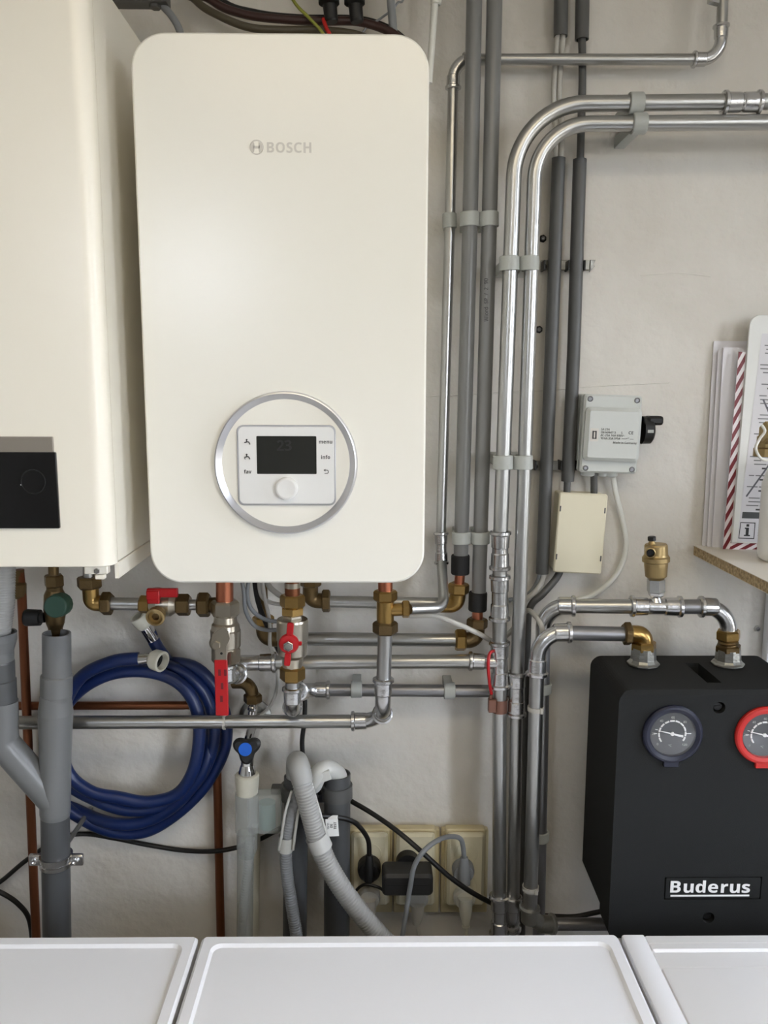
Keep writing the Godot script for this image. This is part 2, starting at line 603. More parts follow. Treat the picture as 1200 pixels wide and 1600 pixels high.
func room() -> void:
	# the ceiling lamp above the photographer
	var lc := Vector3(0.1, 2.55, 1.45)
	var lamp := thing("ceiling_lamp", "white ceiling panel lamp above and behind the photographer", "lamp", lc + Vector3(0, -0.06, 0))
	part(lamp, "lamp_body", mb().box(lc + Vector3(0, -0.02, 0), Vector3(1.25, 0.04, 0.35), 0.006), m.plastic_white)
	var glow := mat(Color(0.95, 0.93, 0.88), 0.4)
	glow.emission_enabled = true
	glow.emission = Color(1.0, 0.94, 0.82)
	glow.emission_energy_multiplier = 2.0
	part(lamp, "lamp_diffuser", mb().box(lc + Vector3(0, -0.05, 0), Vector3(1.2, 0.02, 0.3), 0.006), glow)
	var al := AreaLight3D.new()
	al.name = "lamp_light"
	al.area_size = Vector2(1.2, 0.3)
	al.light_color = Color(1.0, 0.93, 0.80)
	al.light_energy = LAMP
	al.area_range = 8.0
	al.shadow_enabled = true
	al.rotation = Vector3(-PI / 2, 0, 0)
	al.position = Vector3(0, -0.008, 0)
	lamp.add_child(al)

	var w := mb().box(Vector3(0.0, 1.25, -0.1), Vector3(3.4, 2.7, 0.2), 0.0)
	var back := struct("wall_back", w, m.plaster)
	for s in [[[560, 622, 0], [700, 618, 0], [850, 610, 0], [940, 603, 0], [1045, 598, 0]], [[1000, 430, 0], [1060, 427, 0], [1110, 432, 0]]]:
		part(back, "paint_seam", mb().tube(curve(L(s)), 0.0012, 6), m.plaster)
	struct("wall_left", mb().box(Vector3(-1.6, 1.25, 1.5), Vector3(0.2, 2.7, 3.4), 0.0), m.room)
	struct("floor", mb().box(Vector3(0, -0.1, 1.5), Vector3(3.4, 0.2, 3.4), 0.0), m.floor)
	struct("ceiling", mb().box(Vector3(0, 2.65, 1.5), Vector3(3.4, 0.2, 3.4), 0.0), m.ceiling)
	# the wall behind the photographer with a small high window at its left
	var fb := mb().box(Vector3(-1.35, 1.25, 3.1), Vector3(0.7, 2.7, 0.2), 0.0)
	fb.box(Vector3(0.55, 1.25, 3.1), Vector3(2.3, 2.7, 0.2), 0.0)
	fb.box(Vector3(-0.8, 0.93, 3.1), Vector3(0.4, 2.06, 0.2), 0.0)
	fb.box(Vector3(-0.8, 2.475, 3.1), Vector3(0.4, 0.25, 0.2), 0.0)
	struct("wall_front", fb, m.room)
	var fw := mb()
	for q in [[-0.8, 1.97, 0.4, 0.02], [-0.8, 2.34, 0.4, 0.02], [-0.99, 2.155, 0.02, 0.35], [-0.61, 2.155, 0.02, 0.35]]:
		fw.box(Vector3(q[0], q[1], 3.1), Vector3(q[2], q[3], 0.08), 0.002)
	struct("window_3", fw, m.appliance)
	# the right wall with the two windows that the daylight comes through
	var y0 := 0.95
	var y1 := 2.35
	var spans := [[0.6, 0.93], [2.0, 2.9]]
	var f := mb().box(Vector3(1.6, (y0 - 0.1) * 0.5, 1.5), Vector3(0.2, y0 + 0.1, 3.4), 0.0)
	f.box(Vector3(1.6, (y1 + 2.6) * 0.5, 1.5), Vector3(0.2, 2.6 - y1, 3.4), 0.0)
	for q in [[-0.2, 0.6], [0.93, 2.0], [2.9, 3.2]]:
		f.box(Vector3(1.6, (y0 + y1) * 0.5, (q[0] + q[1]) * 0.5), Vector3(0.2, y1 - y0, q[1] - q[0]), 0.0)
	struct("wall_right", f, m.room)
	for i in 2:
		var z0: float = spans[i][0]
		var z1: float = spans[i][1]
		var wf := mb()
		for yy in [y0 + 0.02, y1 - 0.02]:
			wf.box(Vector3(1.6, yy, (z0 + z1) * 0.5), Vector3(0.08, 0.04, z1 - z0), 0.003)
		for zz in [z0 + 0.02, z1 - 0.02]:
			wf.box(Vector3(1.6, (y0 + y1) * 0.5, zz), Vector3(0.08, y1 - y0 - 0.08, 0.04), 0.003)
		struct("window_%d" % (i + 1), wf, m.enamel)
	# a fine ring of holes and screws left in the plaster
	var k := 0
	for s in [[848, 373, "upper old screw in the wall left of the dark conduits"], [842, 515, "lower old screw in the wall left of the dark conduits"], [1183, 982, "screw in the wall right of the steel pipe bend under the shelf"]]:
		var at := P(s[0], s[1], 0)
		var o := thing("wall_screw", s[2], "screw", at, "screws left in the wall")
		part(o, "plug", mb().lathe(at + Vector3(0, 0, -0.002), Vector3.BACK, [[0.0, 0.0065], [0.004, 0.0062], [0.005, 0.0045], [0.003, 0.0]], 7, true), m.rubber if k < 2 else m.cable_light)
		part(o, "head", mb().lathe(at, Vector3.BACK, [[0.0, 0.0033], [0.005, 0.0033], [0.006, 0.0022], [0.004, 0.0014], [0.004, 0.0]], 12), m.steel_dull)
		k += 1

func rect_at(x0: float, y0: float, x1: float, y1: float, z: float) -> Array:     # [centre, size] of a measured rectangle parallel to the wall
	var ym := (y0 + y1) * 0.5
	var xm := (x0 + x1) * 0.5
	var a := P(x0, ym, z).x
	var b := P(x1, ym, z).x
	var c := P(xm, y0, z).y
	var d := P(xm, y1, z).y
	return [Vector3((a + b) * 0.5, (c + d) * 0.5, z), Vector2(b - a, c - d)]

func flat_at(c: Vector3) -> Transform3D:
	return Transform3D(Basis(), c)

func boilers() -> void:
	# the middle boiler
	var zf := 0.30
	var r := rect_at(219.5, 51, 667, 911, zf)
	var c: Vector3 = r[0]
	var s: Vector2 = r[1]
	var t := thing("gas_boiler", "white wall-hung boiler with a flat rounded front panel and round control ring", "boiler", Vector3(c.x, c.y - s.y * 0.5, 0))
	part(t, "casing", mb().prism(MB.rrect(s.x - 0.03, s.y - 0.03, 0.03), flat_at(Vector3(c.x, c.y, 0.0)), 0.272, 0.002), m.enamel)
	part(t, "front_panel", mb().prism(MB.rrect(s.x, s.y, 0.043, 12), flat_at(Vector3(c.x, c.y, 0.272)), 0.028, 0.0025), m.panel)
	var em := P(401, 230, zf)
	var er := S(11, 230, zf)
	var e := mb().lathe(em, Vector3.BACK, [[0.0, er], [0.0006, er], [0.0006, er * 0.86], [0.0, er * 0.86]], 32)
	for sg in [-1.0, 1.0]:
		var o := PackedVector2Array()
		for i in 13:
			var a: float = lerpf(-0.95, 0.95, i / 12.0)
			o.append(Vector2(sg * cos(a), sin(a)) * er * 0.84)
		for i in 7:
			var a: float = lerpf(0.6, -0.6, i / 6.0)
			o.append(Vector2(sg * (0.38 - 0.08 * cos(a * 2.0)), a) * er)
		e.prism(o, flat_at(em), 0.0006)
	e.box(em + Vector3(0, 0, 0.0003), Vector3(er * 0.9, er * 0.34, 0.0006), 0.0)
	part(t, "emblem", e, m.ink_soft)
	words(t, "lettering", "BOSCH", P(452, 231, zf) + Vector3(0, 0, 0.0002), S(15, 231, zf), m.ink_soft, true, 1.06)
	var rc := P(447, 724, zf)
	var ro := S(111, 724, zf)
	part(t, "control_ring", mb().lathe(rc, Vector3.BACK, [[-0.001, ro + 0.0008], [0.004, ro], [0.008, ro - 0.0012], [0.0085, ro - 0.0025], [0.0015, ro - S(11.5, 724, zf)], [-0.001, ro - S(11.5, 724, zf)]], 96), m.silver)
	part(t, "control_disc", mb().lathe(rc, Vector3.BACK, [[0.0012, ro * 0.9], [0.0012, 0.0]], 64), m.panel)
	var hr := rect_at(371.5, 664, 525, 789, zf)
	var hc: Vector3 = hr[0]
	var hs: Vector2 = hr[1]
	var u := part(t, "control_unit", mb().prism(MB.rrect(hs.x, hs.y, 0.0085), flat_at(hc), 0.0045, 0.0008), m.silver)
	part(u, "face", mb().prism(MB.rrect(hs.x - 0.0045, hs.y - 0.0045, 0.007), flat_at(hc), 0.0056, 0.0005), m.plastic_white)
	var dr := rect_at(402, 681, 495, 740, zf)
	part(u, "screen", mb().prism(MB.rrect(dr[1].x, dr[1].y, 0.0012, 3), flat_at(dr[0]), 0.006, 0.0002), m.display)
	var kp := P(449, 762, zf)
	part(u, "knob", mb().lathe(kp, Vector3.BACK, [[0.004, 0.0152], [0.011, 0.0148], [0.0125, 0.0138], [0.0132, 0.012], [0.0126, 0.006], [0.0122, 0.0]], 40), m.plastic_white)
	var tz := Vector3(0, 0, 0.0056)
	for w in [["menu", 509, 690], ["info", 509, 714], ["fav", 388, 736.5]]:
		words(u, "print", w[0], P(w[1], w[2], zf) + tz, S(5.6, 700, zf), m.ink)
	words(u, "readout", "23", P(445, 696, zf) + Vector3(0, 0, 0.006), S(16, 700, zf), m.ink_lcd)
	for q in [[387, 690, 0], [387, 713, 1]]:
		var b := mb()
		var o := P(q[0], q[1], zf) + tz + Vector3(0, 0, 0.0003)
		var px := S(1.0, 700, zf)
		b.tube(bend(PackedVector3Array([o + Vector3(-4, -1, 0) * px, o + Vector3(2.5, 0.5, 0) * px, o + Vector3(4.5, -4, 0) * px]), 2.2 * px, 5), 0.9 * px, 6)
		b.tube(PackedVector3Array([o + Vector3(-0.5, 0, 0) * px, o + Vector3(-0.5, 2.6, 0) * px]), 0.9 * px, 6)
		b.lathe(o + Vector3(-0.5, 3.2, -0.3) * px, Vector3.BACK, [[0.0, 1.5 * px], [0.6 * px, 1.5 * px], [0.6 * px, 0.0]], 10)
		if q[2]:
			b.tube(PackedVector3Array([o + Vector3(-4, -2, 0) * px, o + Vector3(-2.6, -4, 0) * px]), 0.7 * px, 6)
		part(u, "print", b, m.ink)
	var ao := P(509.5, 736, zf) + tz + Vector3(0, 0, 0.0003)
	var ap := S(1.0, 736, zf)
	var ab := mb().tube(bend(PackedVector3Array([ao + Vector3(-2, 2, 0) * ap, ao + Vector3(4, 2, 0) * ap, ao + Vector3(4, -3, 0) * ap, ao + Vector3(-2, -3, 0) * ap]), 2.4 * ap, 6), 0.6 * ap, 6)
	ab.prism(PackedVector2Array([Vector2(-3.6, 2) * ap, Vector2(-0.6, 4) * ap, Vector2(-0.6, 0) * ap]), flat_at(ao), 0.0003)
	part(u, "print", ab, m.ink)

	# the left boiler
	zf = 0.36
	var xs := P(169, 560, 0.335).x
	var yb := P(80, 886, zf).y
	var top := P(121, -69, zf).y
	var xl := xs - 0.44
	t = thing("gas_boiler", "cream white boiler with rounded front edge and black display at left edge", "boiler", Vector3(xs - 0.22, yb, 0))
	var up := Basis(Vector3(1, 0, 0), Vector3(0, 0, 1), Vector3(0, 1, 0))
	part(t, "side_casing", mb().prism(PackedVector2Array([Vector2(xl, 0.0), Vector2(xs, 0.0), Vector2(xs, 0.3325), Vector2(xl, 0.3325)]), Transform3D(up, Vector3(0, P(170, 877, 0.333).y, 0)), top - P(170, 877, 0.333).y, 0.0006), m.enamel)
	var o := PackedVector2Array([Vector2(xl, 0.334), Vector2(xs, 0.334)])
	for i in 10:
		var a := PI / 2 * i / 9.0
		o.append(Vector2(xs - 0.02 + 0.02 * cos(a), zf - 0.02 + 0.02 * sin(a)))
	for i in 10:
		var a := PI / 2 * i / 9.0
		o.append(Vector2(xl + 0.02 - 0.02 * sin(a), zf - 0.02 + 0.02 * cos(a)))
	part(t, "front_door", mb().prism(o, Transform3D(up, Vector3(0, yb, 0)), top - yb, 0.001), m.enamel)
	var yt := P(170, 903, 0.33).y
	part(t, "side_flange", mb().prism(PackedVector2Array([Vector2(xs - 0.004, 0.0), Vector2(xs + 0.001, 0.0), Vector2(xs + 0.001, 0.335), Vector2(xs - 0.004, 0.335)]), Transform3D(up, Vector3(0, yt, 0)), P(170, 878.5, 0.333).y - yt, 0.0008), m.enamel)
	var la := P(152, 889, 0.337)
	var lt := part(t, "latch", mb().box(la, Vector3(0.03, 0.011, 0.014), 0.001), m.enamel)
	part(lt, "latch_screw", mb().hexa(la + Vector3(0.002, -0.001, 0.006), Vector3.BACK, 0.004, 0.004), m.chrome)
	part(lt, "latch_tongue", mb().box(la + Vector3(0.004, -0.01, 0), Vector3(0.012, 0.006, 0.01), 0.001), m.enamel)
	var g := rect_at(-140, 682, 84, 708, zf)
	part(t, "trim_strip", mb().prism(MB.rrect(g[1].x, g[1].y, 0.001, 2), flat_at(g[0] - Vector3(0, 0, 0.002)), 0.0045, 0.0008), m.taupe)
	g = rect_at(-140, 706, 91.5, 825, zf)
	var dp := part(t, "display_panel", mb().prism(MB.rrect(g[1].x, g[1].y, 0.0015, 2), flat_at(g[0] - Vector3(0, 0, 0.002)), 0.006, 0.0008), m.glass_black)
	var kc := P(54, 752, zf) + Vector3(0, 0, 0.004)
	part(dp, "dial_ring", mb().lathe(kc, Vector3.BACK, [[0.0, S(19.5, 752, zf)], [0.0006, S(19.2, 752, zf)], [0.0006, S(18.2, 752, zf)], [0.0, S(17.8, 752, zf)]], 40), m.black)
	part(dp, "indicator", mb().lathe(P(35, 757, zf) + Vector3(0, 0, 0.004), Vector3.BACK, [[0.0, 0.0008], [0.0003, 0.0008], [0.0003, 0.0]], 8), m.print_white)

func appliances() -> void:
	var zb := 0.313
	var yt := 0.85
	var up := Basis(Vector3(1, 0, 0), Vector3(0, 0, 1), Vector3(0, 1, 0))
	var x1 := P(316.5, 1460, zb).x
	var x2 := P(964, 1461, zb).x
	var spans := [[x1 - 0.006 - 0.6, x1 - 0.005], [x1, x2], [x2 + 0.005, x2 + 0.605]]
	var said := ["white appliance top at the left with a recessed panel and rounded rim", "white appliance top in the middle with a recessed panel", "white appliance top at the right with a stepped rear strip"]
	for i in 3:
		var a: float = spans[i][0]
		var b: float = spans[i][1]
		var cx := (a + b) * 0.5
		var t := thing("washing_machine", said[i], "appliance", Vector3(cx, 0, zb + 0.3))
		part(t, "cabinet", mb().box(Vector3(cx, 0.413, zb + 0.305), Vector3(b - a - 0.006, 0.826, 0.58), 0.004), m.appliance)
		var oc := Vector2(cx, zb + 0.3)
		var outer := MB.rrect(b - a, 0.6, 0.008)
		if i < 2:
			var inner := MB.rrect(b - a - 0.042, 0.556, 0.012)
			var lip := MB.rrect(b - a - 0.034, 0.564, 0.015)
			var fr := mb().prism(outer, Transform3D(up, Vector3(oc.x, yt - 0.025, oc.y)), 0.025, 0.004, lip)
			for k in inner.size():
				var j := (k + 1) % inner.size()
				var out := (lip[k] - inner[k] + lip[j] - inner[j]).normalized()
				var nn := Vector3(-out.x, 1.6, -out.y).normalized()
				fr.quad(Vector3(oc.x + lip[k].x, yt, oc.y + lip[k].y), Vector3(oc.x + lip[j].x, yt, oc.y + lip[j].y), Vector3(oc.x + inner[j].x, yt - 0.004, oc.y + inner[j].y), Vector3(oc.x + inner[k].x, yt - 0.004, oc.y + inner[k].y), nn)
			part(t, "top_rim", fr, m.appliance)
			part(t, "top_panel", mb().prism(inner, Transform3D(up, Vector3(oc.x, yt - 0.02, oc.y)), 0.016), m.appliance)
		else:
			part(t, "top_rim", mb().prism(outer, Transform3D(up, Vector3(oc.x, yt - 0.025, oc.y)), 0.022, 0.004), m.appliance)
			var xi := P(1006, 1462, zb).x
			var z0 := PY(1000, 1473, yt).z
			var z1 := PY(1000, 1486, yt).z
			var z2 := PY(1000, 1510, yt).z
			var wide := b - 0.01 - xi
			part(t, "rim_edge", mb().box(Vector3((a + xi) * 0.5, yt - 0.006, oc.y), Vector3(xi - a - 0.001, 0.012, 0.598), 0.003), m.appliance)
			part(t, "rear_strip", mb().box(Vector3(xi + wide * 0.5, yt - 0.007, (zb + z0) * 0.5 + 0.002), Vector3(wide, 0.012, z0 - zb - 0.002), 0.002), m.appliance)
			part(t, "rear_ridge", mb().box(Vector3(xi + wide * 0.5, yt - 0.004, (z0 + z1) * 0.5), Vector3(wide, 0.010, z1 - z0), 0.003), m.appliance)
			part(t, "rear_strip", mb().box(Vector3(xi + wide * 0.5, yt - 0.008, (z1 + z2) * 0.5), Vector3(wide, 0.012, z2 - z1), 0.001), m.appliance)
			part(t, "top_panel", mb().box(Vector3(xi + wide * 0.5, yt - 0.006, (z2 + 0.905) * 0.5), Vector3(wide, 0.014, 0.905 - z2), 0.004), m.appliance)

func PY(px: float, py: float, y: float) -> Vector3:      # the place on the level y
	var d: Vector3 = look * Vector3((px - 600.0) / FOCAL, (800.0 - py) / FOCAL, -1.0)
	return EYE + d * ((y - EYE.y) / d.y)

func pump_group() -> void:
	var zf := 0.25
	var zk := 0.088
	var yt := P(960, 1080, zf).y
	var xl := P(960, 1250, zf).x
	var yl := P(960, 1470, zf).y
	var ym := P(908, 1345, zk).y
	var w := 0.29
	var xc := xl + w * 0.5
	var t := thing("pump_group", "black foam insulated pump group with two round thermometers and white lettering", "pump group", Vector3(xc, yl, 0.1))
	# shell: the front outline and the side outline, cut through one another
	var shell := CSGCombiner3D.new()
	shell.name = "shell"
	var front := CSGPolygon3D.new()
	front.name = "front_outline"
	var o := MB.rrect(w, yt - yl, 0.018, 8)
	front.polygon = o
	front.depth = 0.3
	front.position = Vector3(0, (yt - yl) * 0.5, 0.25 - 0.1)
	var side := CSGPolygon3D.new()
	side.name = "side_outline"
	side.operation = CSGShape3D.OPERATION_INTERSECTION
	var bv := 0.006
	side.polygon = PackedVector2Array([Vector2(zk - 0.1, yt - yl), Vector2(zk - 0.1, ym - yl), Vector2(0.2 - 0.1, 0.03), Vector2(0.2 - 0.1, 0), Vector2(zf - 0.1 - bv, 0), Vector2(zf - 0.1, bv), Vector2(zf - 0.1, yt - yl - bv), Vector2(zf - 0.1 - bv, yt - yl)])
	side.depth = 0.6
	side.rotation.y = -PI / 2      # the outline's x becomes the scene's z
	side.position = Vector3(-0.3, 0, 0)
	shell.add_child(front)
	shell.add_child(side)
	var cuts := [["slot", P(1098, 1048, 0.17), Vector3(0.022, 0.05, 0.09)], ["plate", P(1114, 1388, zf), Vector3(0.148, 0.037, 0.012)]]
	for q in cuts:
		var bx := CSGBox3D.new()
		bx.name = q[0]
		bx.operation = CSGShape3D.OPERATION_SUBTRACTION
		bx.size = q[2]
		bx.position = q[1] - t.position
		if q[0] == "slot":
			bx.position.y = yt - yl
		shell.add_child(bx)
	for q in [[1124, 1106, 0.009], [1107, 1434, 0.009], [1050, 1146, 0.037], [1194, 1148, 0.037]]:
		var cy := CSGCylinder3D.new()
		cy.name = "hole"
		cy.operation = CSGShape3D.OPERATION_SUBTRACTION
		cy.radius = q[2]
		cy.height = 0.03
		cy.sides = 40
		cy.rotation.x = PI / 2
		cy.position = P(q[0], q[1], zf) - t.position
		shell.add_child(cy, true)
	shell.material_override = m.foam
	t.add_child(shell)
	for q in [[1124, 1106], [1107, 1434]]:
		var at := P(q[0], q[1], zf) - Vector3(0, 0, 0.015)
		part(t, "screw", mb().lathe(at, Vector3.BACK, [[0.0, 0.0075], [0.008, 0.0072], [0.009, 0.006], [0.009, 0.0]], 16).box(at + Vector3(0, 0, 0.0095), Vector3(0.011, 0.002, 0.001), 0.0), m.black)
	var pc := P(1114, 1388, zf)
	part(t, "name_plate", mb().prism(MB.rrect(0.1448, 0.0338, 0.003), flat_at(pc - Vector3(0, 0, 0.0058)), 0.0060, 0.0006), m.foam)
	var lz := Vector3(0, 0, 0.0005)
	words(t, "lettering", "Buderus", P(1109, 1386, zf) + lz, S(19, 1388, zf), m.print_white, true, 1.22, -0.01)
	part(t, "underline", mb().box(P(1109, 1399, zf) + lz, Vector3(S(124, 1399, zf), S(2.6, 1399, zf), 0.0008), 0.0), m.print_white)
	for g in [[1050, 1146, m.navy, "dark blue bezel"], [1194, 1148, m.red_bright, "red bezel"]]:
		var at := P(g[0], g[1], zf)
		var k := S(1.0, g[1], zf)
		var th := part(t, "thermometer", mb().lathe(at, Vector3.BACK, [[-0.012, 47 * k], [0.004, 47 * k], [0.006, 45 * k], [0.0065, 42 * k], [0.005, 36.5 * k], [-0.004, 35.5 * k], [-0.004, 0.0]], 56).box(at + Vector3(0, -47 * k, 0.001), Vector3(24 * k, 14 * k, 0.008), 0.001), g[2], g[3])
		part(th, "dial", mb().lathe(at, Vector3.BACK, [[-0.003, 35 * k], [0.0005, 35 * k], [0.0005, 0.0]], 40), m.dial)
		var marks := mb()
		for i in 11:
			var a0 := deg_to_rad(lerpf(218, -38, i / 11.0))
			var a1 := deg_to_rad(lerpf(218, -38, (i + 0.82) / 11.0))
			var ar := PackedVector3Array()
			for q in 5:
				var a := lerpf(a0, a1, q / 4.0)
				ar.append(at + Vector3(cos(a), sin(a), 0) * 21 * k + Vector3(0, 0, 0.0006))
			marks.tube(ar, 1.5 * k, 6)
		for q in [[180, 24, 29], [165, 24, 28], [0, 22, 30]]:
			var a := deg_to_rad(q[0])
			marks.tube(PackedVector3Array([at + Vector3(cos(a), sin(a), 0) * q[1] * k + Vector3(0, 0, 0.0006), at + Vector3(cos(a), sin(a), 0) * q[2] * k + Vector3(0, 0, 0.0006)]), 0.7 * k, 5)
		part(th, "scale_marks", marks, m.print_white)
		for q in [["0", 218, 28], ["20", 180, 29], ["40", 130, 27.5], ["60", 90, 26.5], ["80", 45, 27], ["120", -42, 27.5], ["°C", -97, 20]]:
			var a := deg_to_rad(q[1])
			words(th, "scale_number", q[0], at + Vector3(cos(a), sin(a), 0) * q[2] * k + Vector3(0, 0, 0.0006), 3.6 * k, m.clip, false)
		var hand := at + Vector3(0, 0, 0.002)
		var hd := Vector3(cos(deg_to_rad(166)), sin(deg_to_rad(166)), 0)
		var hb := mb().tube(PackedVector3Array([hand - hd * 17 * k, hand, hand + hd * 21 * k]), [1.9 * k, 1.3 * k, 0.6 * k], 6)
		hb.lathe(hand - Vector3(0, 0, 0.001), Vector3.BACK, [[0.0, 3.2 * k], [0.002, 3.0 * k], [0.002, 0.0]], 16)
		part(th, "pointer", hb, m.print_white)
		part(th, "glass", mb().lathe(at, Vector3.BACK, [[0.0045, 36 * k], [0.0055, 35 * k], [0.0062, 0.0]], 40), m.lens)
	# the two necks that the pipes are screwed to
	for q in [[1005, 1037, 1006, 1012], [1137, 1037, 1138, 1014]]:
		turned(t, "neck", [q[0], q[1], 0.135], [q[2], q[3], 0.135], [[0.0, 50], [0.08, 50], [0.16, 44], [0.3, 39], [1.0, 37], [1.0, 20]], m.cast, 10, true)

func shelf() -> void:
	var y := P(1084, 852, 0.0).y
	var x0 := P(1084, 852, 0.0).x
	var o := PackedVector2Array([Vector2(x0, 0.001), Vector2(x0 + 0.5, 0.001), Vector2(x0 + 0.5, 0.30), Vector2(x0, 0.30)])
	var up := Basis(Vector3(1, 0, 0), Vector3(0, 0, 1), Vector3(0, 1, 0))
	var t := thing("wall_shelf", "chipboard shelf with pale top and raw speckled cut edge at right", "shelf", Vector3(x0 + 0.25, y - 0.0165, 0.15))
	part(t, "chipboard", mb().prism(o, Transform3D(up, Vector3(0, y - 0.0165, 0)), 0.0155), m.chip)
	part(t, "top_laminate", mb().prism(o, Transform3D(up, Vector3(0, y - 0.001, 0)), 0.001), m.shelf_top)
	part(t, "bottom_laminate", mb().prism(o, Transform3D(up, Vector3(0, y - 0.0175, 0)), 0.001), m.shelf_top)
	var xb := P(1192, 980, 0.0).x
	single("support_board", "white upright board under the chipboard shelf at right edge", "board", mb().box(Vector3(xb + 0.12, (y - 0.018) * 0.5, 0.011), Vector3(0.24, y - 0.018, 0.02), 0.0015), m.appliance)
	# papers leaning on the wall
	var n := 0
	for q in [[1106, 532, 1175, 0.004, -0.012, "tall thin white sheet leaning nearest the wall on the shelf"], [1113, 545, 1180, 0.010, 0.006, "second white sheet leaning on the wall between shelf papers"], [1121, 540, 1190, 0.016, 0.012, "third white sheet just behind the striped manual bag on the shelf"]]:
		var r := rect_at(q[0], q[1], q[2], 852, q[3])
		var c: Vector3 = r[0]
		var s: Vector2 = r[1]
		c.y = y + s.y * 0.5
		single("paper_sheet", q[5], "paper", mb().prism(MB.rrect(s.x, s.y, 0.002, 2), Transform3D(Basis(Vector3.RIGHT, -0.01) * Basis(Vector3.UP, q[4]), c), 0.0012), m.paper, "papers leaning on the shelf")
		n += 1
	# a manual in a plastic bag with a striped border
	var zb := 0.036
	var x1 := P(1129, 857, zb).x
	var yb := y + 0.0005
	var h := P(1141, 490, zb).y - yb
	var wd := 0.25
	var bag := thing("manual_bag", "printed manual in clear plastic bag with red and white striped border", "manual", Vector3(x1 + wd * 0.5, yb, zb))
	var lean := Transform3D(Basis(Vector3.BACK, -0.028) * Basis(Vector3.RIGHT, -0.03), Vector3(x1, yb, zb))
	var sx := 0.0128
	var bo := PackedVector2Array([Vector2(sx, 0.0118), Vector2(wd, 0.0118), Vector2(wd, h), Vector2(sx + 0.018, h)])
	for i in range(1, 7):
		var a := PI / 2 * i / 6.0
		bo.append(Vector2(sx + 0.018 - 0.018 * sin(a), h - 0.018 + 0.018 * cos(a)))
	part(bag, "backing_sheet", mb().prism(PackedVector2Array([Vector2(0, 0), Vector2(wd, 0), Vector2(wd, h - 0.06), Vector2(0, h - 0.06)]), lean, 0.001), m.paper)
	part(bag, "sleeve", mb().prism(bo, lean * Transform3D(Basis(), Vector3(0, 0, 0.0012)), 0.004, 0.0008), m.sleeve)
	var im := Image.create(512, 768, false, Image.FORMAT_RGB8)
	im.fill(Color(0.80, 0.795, 0.80))
	var rg := RandomNumberGenerator.new()
	rg.seed = 7
	var yy := 40
	while yy < 620:
		var rows := rg.randi_range(2, 4)
		for k in rows:
			var xx := 6 + rg.randi_range(0, 26)
			var tone := 0.42 if k < rows - 1 else 0.25
			var lw := 470 if k < rows - 1 else rg.randi_range(150, 400)
			if k == rows - 1:
				xx += 40
			while xx < lw:
				var ww := rg.randi_range(20, 60)
				im.fill_rect(Rect2i(xx, yy, mini(ww, 490 - xx), 4 if k < rows - 1 else 6), Color(tone, tone, tone))
				xx += ww + 5
			yy += 14
		yy += 14
	im.fill_rect(Rect2i(48, 80, 150, 90), Color(0.35, 0.36, 0.38))
	im.fill_rect(Rect2i(8, 655, 300, 24), Color(0.27, 0.28, 0.28))
	im.fill_rect(Rect2i(4, 694, 60, 62), Color(0.15, 0.15, 0.15))
	im.fill_rect(Rect2i(7, 697, 54, 56), Color(0.80, 0.795, 0.80))
	im.fill_rect(Rect2i(30, 701, 11, 9), Color(0.08, 0.08, 0.08))
	im.fill_rect(Rect2i(25, 714, 16, 5), Color(0.08, 0.08, 0.08))
	im.fill_rect(Rect2i(30, 714, 11, 28), Color(0.08, 0.08, 0.08))
	im.fill_rect(Rect2i(24, 741, 23, 5), Color(0.08, 0.08, 0.08))
	for k in 5:
		im.fill_rect(Rect2i(76, 700 + 10 * k, 200, 4), Color(0.5, 0.5, 0.5))
	for i in 100:      # two long ruled strokes across the page
		im.fill_rect(Rect2i(34 + i, 236 + int(i * 1.6), 5, 6), Color(0.33, 0.33, 0.36))
		im.fill_rect(Rect2i(14 + i, 592 - int(i * 1.6), 5, 6), Color(0.33, 0.33, 0.36))
	var pm := mat(Color.WHITE, 0.4)
	pm.albedo_texture = ImageTexture.create_from_image(im)
	var pg := mb()
	var px0 := 0.021
	var px1 := 0.034
	var pb := 0.014
	var fz := 0.0056
	pg.tri(lean * Vector3(px0, pb, fz), lean * Vector3(wd, pb, fz), lean * Vector3(wd, h - 0.03, fz), lean.basis.z, lean.basis.z, lean.basis.z, Vector2(0, 1), Vector2(1, 1), Vector2(1, 0))
	pg.tri(lean * Vector3(px0, pb, fz), lean * Vector3(wd, h - 0.03, fz), lean * Vector3(px1, h - 0.03, fz), lean.basis.z, lean.basis.z, lean.basis.z, Vector2(0, 1), Vector2(1, 0), Vector2(0, 0))
	part(bag, "printed_page", pg, pm)
	var st := Image.create(64, 512, false, Image.FORMAT_RGB8)
	for j in 512:
		for i in 64:
			st.set_pixel(i, j, Color(0.42, 0.06, 0.10) if posmod(j + int(i * 0.62), 42) < 21 else Color(0.86, 0.83, 0.83))
	var sm := mat(Color.WHITE, 0.4)
	sm.albedo_texture = ImageTexture.create_from_image(st)
	var sb := mb()
	var zz := 0.0013
	var top := h - 0.06
	sb.tri(lean * Vector3(0, 0, zz), lean * Vector3(0.012, 0, zz), lean * Vector3(0.012, top, zz), lean.basis.z, lean.basis.z, lean.basis.z, Vector2(0, 1), Vector2(1, 1), Vector2(1, 0))
	sb.tri(lean * Vector3(0, 0, zz), lean * Vector3(0.012, top, zz), lean * Vector3(0, top, zz), lean.basis.z, lean.basis.z, lean.basis.z, Vector2(0, 1), Vector2(1, 0), Vector2(0, 0))
	part(bag, "striped_border", sb, sm)
	sb = mb()
	sb.tri(lean * Vector3(0.012, 0, zz), lean * Vector3(wd, 0, zz), lean * Vector3(wd, 0.012, zz), lean.basis.z, lean.basis.z, lean.basis.z, Vector2(0, 1), Vector2(0, 0.1), Vector2(1, 0.1))
